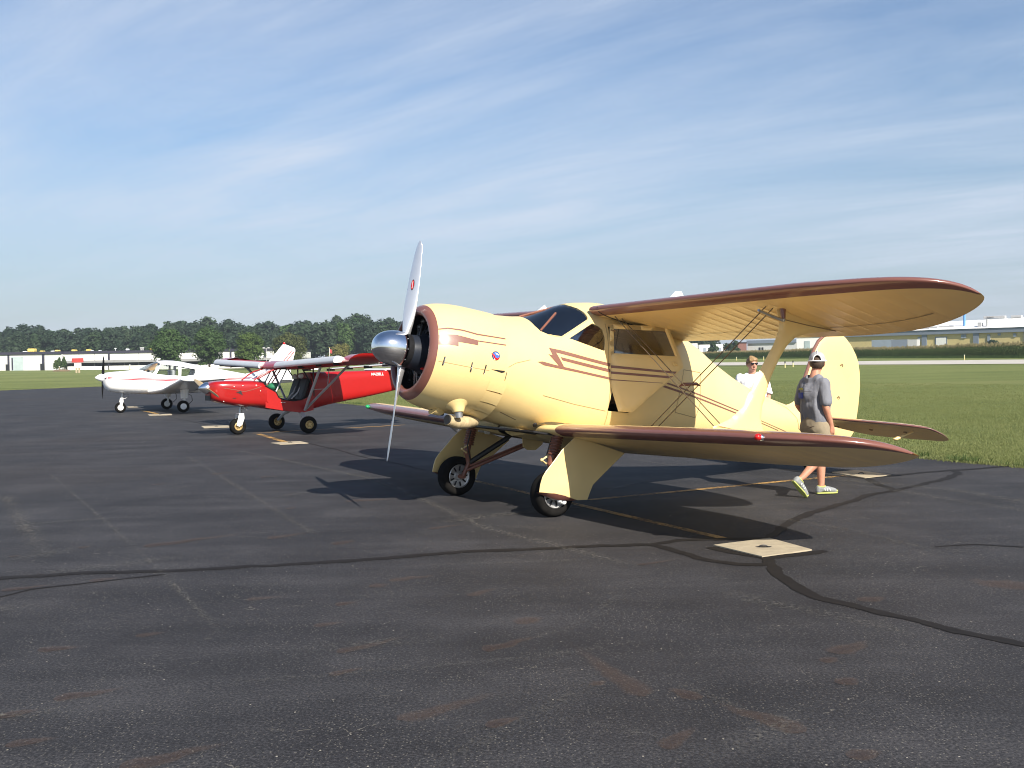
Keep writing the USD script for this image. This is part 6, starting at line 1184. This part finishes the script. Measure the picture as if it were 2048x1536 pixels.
# ---- the man walking behind the wing
H1 = 64*D
man1 = person('person', 'man walking behind the lower wing in grey shirt, khaki shorts and white mesh cap', (3.735, 11.80, 0), H1)
hf = np.array([math.sin(-47*D), math.cos(-47*D), 0])     # he looks away to the left
hr_ = np.cross(hf, [0, 0, 1]); hc = np.array([.0, .035, 1.615])
ft = np.array([math.sin(16*D), math.cos(16*D), 0.]); fr_ = np.cross(ft, [0, 0, 1])
A = dict(hipR=(.095, .0, .90), kneeR=(.115, .02, .50), ankR=(.07, -.30, .235), hipL=(-.095, 0, .90), kneeL=(-.055, .165, .49), ankL=(-.045, .13, .085))
def foot_pts(heel, toe): return heel, toe
Hd, P1 = head(hc, hf)
bodyM = limb(((0, 0, .93), .120), ((0, .0, 1.08), .108), ((0, .0, 1.28), .125)) + hull(ball((.14, -.01, 1.38), .055), ball((-.14, -.01, 1.38), .055), ball((0, .0, 1.20), .12)) + limb(((0, -.015, 1.42), .068), ((0, .012, 1.535), .060)) + Hd
bodyM = bodyM + limb((A['hipR'], .092), (A['kneeR'], .057), n=22) + limb((A['kneeR'], .055), ((.10, -.12, .405), .058), (A['ankR'], .037)) + limb((A['hipL'], .092), (A['kneeL'], .057), n=22) + limb((A['kneeL'], .055), ((-.055, .135, .36), .058), (A['ankL'], .037))
heelR, toeR = np.array([.055, -.385, .205]), np.array([.085, -.235, .03]); heelL, toeL = np.array([-.05, .085, .045]), np.array([-.05, .085, .035]) + ft*.205
bodyM = bodyM + limb((A['ankR'], .036), (heelR + [0, .03, .01], .026), (heelR*.4 + toeR*.6 + [0, .01, .01], .018)) + limb((A['ankL'], .036), (heelL + [0, .01, .012], .026), (heelL*.4 + toeL*.6 + [0, 0, .012], .018))
armR = [(.170, -.01, 1.39), (.220, -.045, 1.10), (.205, .06, .875)]; armL = [(-.170, -.01, 1.39), (-.232, -.07, 1.12), (-.18, .05, .93)]
for (s_, e_, w_), sd in ((armR, 1), (armL, -1)):
    bodyM = bodyM + limb((s_, .056), (e_, .043)) + limb((e_, .044), (np.array(e_)*.65 + np.array(w_)*.35, .042), (w_, .029)) + hand(w_, np.array(w_) + (np.array([-.01*sd, .02, -.085])), (-sd, .1, 0), (0, 1, 0), .55)
obj('body', soft(bodyM, .016, 14), 'skin', man1, smooth=True)
sh = hull(ball((.150, -.01, 1.385), .068), ball((-.150, -.01, 1.385), .068), ball((0, .03, 1.25), .148), ball((0, -.03, 1.25), .150)) + hull(ball((.06, .02, 1.25), .125), ball((-.06, .02, 1.25), .125), ball((.07, .0, .92), .122), ball((-.07, .0, .92), .122), ball((.05, -.035, 1.1), .118), ball((-.05, -.035, 1.1), .118))
sh = sh + hull(ball((.07, -.02, 1.43), .07), ball((-.07, -.02, 1.43), .07), ball((0, -.02, 1.40), .09)) + limb(((.160, -.01, 1.388), .070), ((.215, -.035, 1.16), .066)) + limb(((-.160, -.01, 1.388), .070), ((-.222, -.05, 1.16), .066))
hem = m3.Manifold.cube([2, 2, 1], True).translate([0, 0, .855 - .5]); neckc = m3.Manifold.cylinder(.3, .076, .076, 24, True).rotate([-14, 0, 0]).translate([0, .0, 1.585])
sl1 = m3.Manifold.cube([.5, .5, .3], True).rotate([0, 12, 0]).translate([.255, -.035, 1.145 - .15 - .035]); sl2 = m3.Manifold.cube([.5, .5, .3], True).rotate([0, -12, 0]).translate([-.265, -.05, 1.145 - .15 - .035])
torso_keep = hull(ball((.06, 0, 1.25), .15), ball((-.06, 0, 1.25), .15), ball((.07, 0, .80), .15), ball((-.07, 0, .80), .15))
sleevecut = (sl1 + sl2) - torso_keep
shq = soft((sh - hem - neckc - sleevecut), .014, 8)
def wrinkle(q, amp, sc, seed, zl=-9):
    n = q.vertex_normals; d = meshkit.fbm(np.asarray(q.vertices)*np.array(sc), 3, seed) - .5; q.vertices = q.vertices + n*((d + .16)*amp)[:, None]; return q
obj('shirt', wrinkle(shq, .040, (15, 15, 2.6), 3), 'shirt_grey', man1, smooth=True)
shirt_tree = cKDTree(np.asarray(shq.vertices))
def on_cloth(pts, off):     # puts flat back prints onto the shirt's back
    V = np.asarray(shq.vertices); N = shq.vertex_normals; out = []
    for x, z in pts:
        m_ = (np.abs(V[:, 0] - x) < .03) & (np.abs(V[:, 2] - z) < .03) & (N[:, 1] < .2); y = V[m_][:, 1].min() if m_.any() else -.15; out.append((x, y - off, z))
    return np.array(out)
paint('print_blue', (.02, .045, .26), .8); paint('print_yellow', (.35, .32, .05), .8)
for poly, m_, nm in (([(-.135, 1.20), (-.005, 1.20), (-.005, 1.275), (-.135, 1.27)], 'print_blue', 'back_print'), ([(-.12, 1.305), (-.01, 1.31), (-.01, 1.325), (-.055, 1.335), (-.12, 1.32)], 'print_yellow', 'back_print'), ([(0.0, 1.29), (.10, 1.285), (.10, 1.289), (0.0, 1.294)], 'engine_black', 'yoke_seam')):
    p, t, _ = tri_poly(Polygon(poly), .016); obj(nm, tm(on_cloth(p, .004), t), m_, man1, smooth=True)
shorts = hull(ball((.05, .0, .96), .118), ball((-.05, 0, .96), .118), ball((.06, -.02, .84), .125), ball((-.06, -.02, .84), .125)) + limb(((.09, .0, .86), .118), ((.115, .02, .54), .092)) + limb(((-.09, .0, .86), .118), ((-.06, .15, .54), .092))
shorts = shorts - m3.Manifold.cube([2, 2, 1], True).translate([0, 0, .50 - .5]) - m3.Manifold.cube([2, 2, 1], True).translate([0, 0, 1.0 + .5])
obj('shorts', wrinkle(soft(shorts, .018, 8), .035, (8, 8, 5), 6), 'shorts_khaki', man1, smooth=True)
obj('pocket_seam', tube([(.02, -.152, .865), (.06, -.150, .852), (.11, -.125, .865)], .004, 5), 'hair_brown', man1)
# cap worn with its strap to the back of the head
Pc = lambda x, y, z: hc + hr_*x + hf*y + np.array([0, 0, z])
th, ph = np.meshgrid(np.linspace(0, 2*math.pi, 49), np.linspace(0, math.pi/2, 14), indexing='ij')
def dome(k, z0): 
    return np.stack([.101*k*np.cos(th)*np.cos(ph), -.008 + .118*k*np.sin(th)*np.cos(ph), z0 + .118*k*np.sin(ph)**.92], -1)
Dm = dome(1, .045); keep = ~((np.abs(Dm[..., 0]) < .048*np.sqrt(np.clip(1 - ((Dm[..., 2] - .052)/.066)**2, 0, 1))) & (Dm[..., 1] < 0))
W3 = Dm[..., :1]*hr_ + Dm[..., 1:2]*hf + Dm[..., 2:]*np.array([0, 0, 1]) + hc; g = grid(W3); fk = keep.ravel()[np.asarray(g.faces)].all(1); g.faces = np.asarray(g.faces)[fk]
sol = trimesh.Trimesh(g.vertices, g.faces, process=False); cap = obj('cap', sol, 'cap_mesh', man1, smooth=True)
arch = [Pc(.050*math.cos(a), -.112 - .012*math.sin(a)*0 + .018*math.sin(a)**2, .052 + .068*math.sin(a)) for a in np.linspace(0, math.pi, 15)]; obj('cap_arch', tube(arch, .0065, 6), 'cap_white', cap)
obj('cap_strap', tube([Pc(.105*math.sin(a), -.008 - .120*math.cos(a), .047) for a in np.linspace(-1.5, 1.5, 21)], .009, 6), 'cap_white', cap); obj('cap_seam', tube([Pc(0, -.125*math.cos(a), .047 + .124*math.sin(a)**.92) for a in np.linspace(.75, 2.2, 14)], .005, 5), 'cap_white', cap); obj('cap_button', sphere(Pc(0, -.008, .165), .012, 1), 'cap_white', cap)
fc = []
for a in np.linspace(.30, math.pi - .30, 17): fc.append([Pc(.100*math.cos(a)*k2, -.008 + .117*math.sin(a) + (k2 - 1)*0 + ex, .045 - .02*ex*6*abs(math.sin(a))*.3) for k2, ex in ((1, 0), (1.0, .035*math.sin(a)), (.97, .072*math.sin(a)))])
obj('cap_brim', grid(np.array(fc)), 'cap_white', cap, smooth=True)
hq = hull(ball(hc + [0, 0, .02] - hf*.03, .089), ball(hc + [0, 0, .04] - hf*.0, .089)) - m3.Manifold.cube([2, 2, .2], True).translate([float(hc[0]), float(hc[1]), float(hc[2]) - .148]); 
hk = unman(hq.refine_to_length(.015)); obj('hair', hk, 'hair_brown', man1, smooth=True)
for q in (-1, 1): obj('eye', sphere(P1(q*.032, .083, .018), .0125, 1), 'eye_white', man1)
def shoe(heel, toe, up, right_, par):
    heel, toe, up = np.array(heel), np.array(toe), np.array(up, float); d = toe - heel; d /= np.linalg.norm(d); up = up - d*(up @ d); up /= np.linalg.norm(up); heel = heel - d*.03; L = .285
    rt = np.cross(d, up); Q = lambda a, w, h: heel + d*a*L + rt*w + up*h
    u = hull(ball(Q(.13, 0, .045), .040), ball(Q(.35, 0, .04), .038), ball(Q(.10, 0, .01), .036)) + hull(ball(Q(.3, 0, .035), .038), ball(Q(.62, 0, .018), .040), ball(Q(.86, .006, .006), .030)) - hull(ball(Q(.17, 0, .085), .038), ball(Q(.36, 0, .09), .036), ball(Q(.25, 0, .13), .05))
    up_ = obj('shoe', soft(u, .011, 6), 'shoe_grey', par, smooth=True)
    so = hull(*[ball(Q(a, w, -.020), .009) for a, w in ((.04, .02), (.04, -.02), (.3, .03), (.3, -.03), (.7, .042), (.7, -.042), (.95, .022), (.95, -.02))]); obj('sole', soft(so, .012, 2), 'shoe_lime', up_, smooth=True)
    for a in (.34, .46, .58): obj('lace_band', tube([Q(a, .043*math.cos(x), .004 + (.066 - a*.035)*math.sin(x)) for x in np.linspace(.1, 3.04, 9)], .0055, 5), 'cap_white', up_)
    obj('shoe_collar', tube([Q(.25 + .17*math.cos(x), .036*math.sin(x), .058 + .012*math.cos(x)**2) for x in np.linspace(0, 6.283, 17)], .008, 6), 'shoe_lime', up_); obj('toe_cap', sphere(Q(.93, .004, 0), .026, 1, (1, 1, .7)), 'shoe_lime', up_)
shoe(heelR + [0, 0, .0], toeR, (.0, .75, .65), 1, man1); shoe(heelL + [0, 0, -.01], toeL + [0, 0, -.0], (0, 0, 1), 1, man1)

# ---- the man in the white shirt beyond the tail
H2 = 186*D
man2 = person('person', 'man with sunglasses and white shirt standing beyond the cream tail', (4.10, 16.35, 0), H2)
hf2 = np.array([math.sin(-14*D), math.cos(-14*D), 0]); hc2 = np.array([0, .03, 1.585]); Hd2, P2 = head(hc2, hf2, 1.02)
b2 = limb(((0, 0, .90), .145), ((0, .01, 1.05), .145), ((0, .0, 1.25), .145)) + hull(ball((.16, -.01, 1.345), .062), ball((-.16, -.01, 1.345), .062), ball((0, .0, 1.20), .13)) + limb(((0, -.01, 1.38), .070), ((0, .012, 1.50), .064)) + Hd2
for sd in (-1, 1):
    b2 = b2 + limb(((sd*.10, 0, .88), .095), ((sd*.115, .02, .47), .06), ((sd*.115, -.02, .09), .04)) + limb(((sd*.115, -.03, .05), .032), ((sd*.13, .14, .035), .028))
    e, w = (sd*.275, -.03, 1.07), (sd*.255, .06, .83); b2 = b2 + limb(((sd*.20, -.01, 1.355), .058), (e, .045)) + limb((e, .046), (w, .030)) + hand(w, np.array(w) + [-.01*sd, .02, -.085], (-sd, .1, 0), (0, 1, 0), .5)
obj('body', soft(b2, .016, 12), 'skin_pale', man2, smooth=True)
s2 = hull(ball((.175, -.01, 1.345), .078), ball((-.175, -.01, 1.345), .078), ball((0, .04, 1.22), .160), ball((0, -.03, 1.22), .155)) + hull(ball((.07, .02, 1.2), .14), ball((-.07, .02, 1.2), .14), ball((.08, .02, .88), .145), ball((-.08, .02, .88), .145)) + hull(ball((.07, -.01, 1.395), .07), ball((-.07, -.01, 1.395), .07), ball((0, 0, 1.36), .09))
s2 = s2 + limb(((.185, -.01, 1.355), .080), ((.262, -.025, 1.10), .082)) + limb(((-.185, -.01, 1.355), .080), ((-.262, -.025, 1.10), .082))
s2 = s2 - m3.Manifold.cube([2, 2, 1], True).translate([0, 0, .82 - .5]) - m3.Manifold.cylinder(.3, .080, .080, 24, True).rotate([-14, 0, 0]).translate([0, .012, 1.55])
keep2 = hull(ball((.07, 0, 1.2), .165), ball((-.07, 0, 1.2), .165), ball((.08, 0, .8), .165), ball((-.08, 0, .8), .165)); s2 = s2 - ((m3.Manifold.cube([.5, .5, .3], True).rotate([0, 16, 0]).translate([.30, -.02, .93]) + m3.Manifold.cube([.5, .5, .3], True).rotate([0, -16, 0]).translate([-.30, -.02, .93])) - keep2)
q2 = wrinkle(soft(s2, .016, 8), .05, (8, 8, 3.5), 13); obj('shirt', q2, 'shirt_white', man2, smooth=True)
obj('chest_logo', sphere((-.085, .192, 1.215), .016, 1, (1.6, .25, .7)), 'trousers_blue', man2)
t2_ = hull(ball((.06, .0, .92), .125), ball((-.06, 0, .92), .125), ball((.06, -.02, .82), .13), ball((-.06, -.02, .82), .13)) + limb(((.10, 0, .84), .12), ((.115, .02, .47), .09), ((.115, -.02, .10), .075)) + limb(((-.10, 0, .84), .12), ((-.115, .02, .47), .09), ((-.115, -.02, .10), .075)); obj('trousers', wrinkle(soft(t2_, .022, 6), .02, (7, 7, 5), 16), 'trousers_blue', man2, smooth=True)
hr2 = hull(ball(P2(0, -.02, .055), .092), ball(P2(0, -.035, .03), .092), ball(P2(0, .03, .07), .070)) - hull(ball(P2(0, .10, -.01), .062), ball(P2(0, .16, .0), .09), ball(P2(.03, .11, -.1), .07), ball(P2(-.03, .11, -.1), .07)) - m3.Manifold.cube([2, 2, .3], True).translate([0, 0, float(hc2[2]) - .175])
hr2 = hr2 + hull(ball(P2(-.01, .085, .085), .026), ball(P2(.055, .065, .07), .024), ball(P2(.03, .03, .11), .045), ball(P2(-.05, .06, .09), .025)); obj('hair', wrinkle(soft(hr2, .012, 4), .014, (60, 60, 25), 4), 'hair_blond', man2, smooth=True)
sg_ = None
for q in (-1, 1): e = soft(hull(ball(P2(q*.016, .107, .024), .012, (1, .5, 1)), ball(P2(q*.052, .093, .026), .013, (1, .5, 1)), ball(P2(q*.034, .104, .010), .014, (1, .5, 1))), .006, 3); sg_ = obj('sunglasses', e, 'lens_dark', man2, smooth=True) if sg_ is None else sg_; obj('lens', e, 'lens_dark', sg_, smooth=True) if q == 1 else None; obj('temple', tube([P2(q*.060, .088, .030), P2(q*.086, .02, .034), P2(q*.090, -.02, .028)], .0035, 6), 'lens_dark', sg_)
obj('bridge', tube([P2(-.016, .113, .030), P2(.016, .113, .030)], .004, 6), 'lens_dark', sg_)
for q in (-1, 1): obj('shoe', soft(hull(ball((q*.115, -.06, .045), .04), ball((q*.118, .06, .045), .045), ball((q*.13, .165, .03), .03), ball((q*.115, -.06, .015), .035)), .014, 4), 'shoe_black', man2, smooth=True)
obj('mouth', tube([P2(-.020, .100, -.060), P2(0, .106, -.062), P2(.020, .100, -.060)], .0045, 6), 'lips', man2)
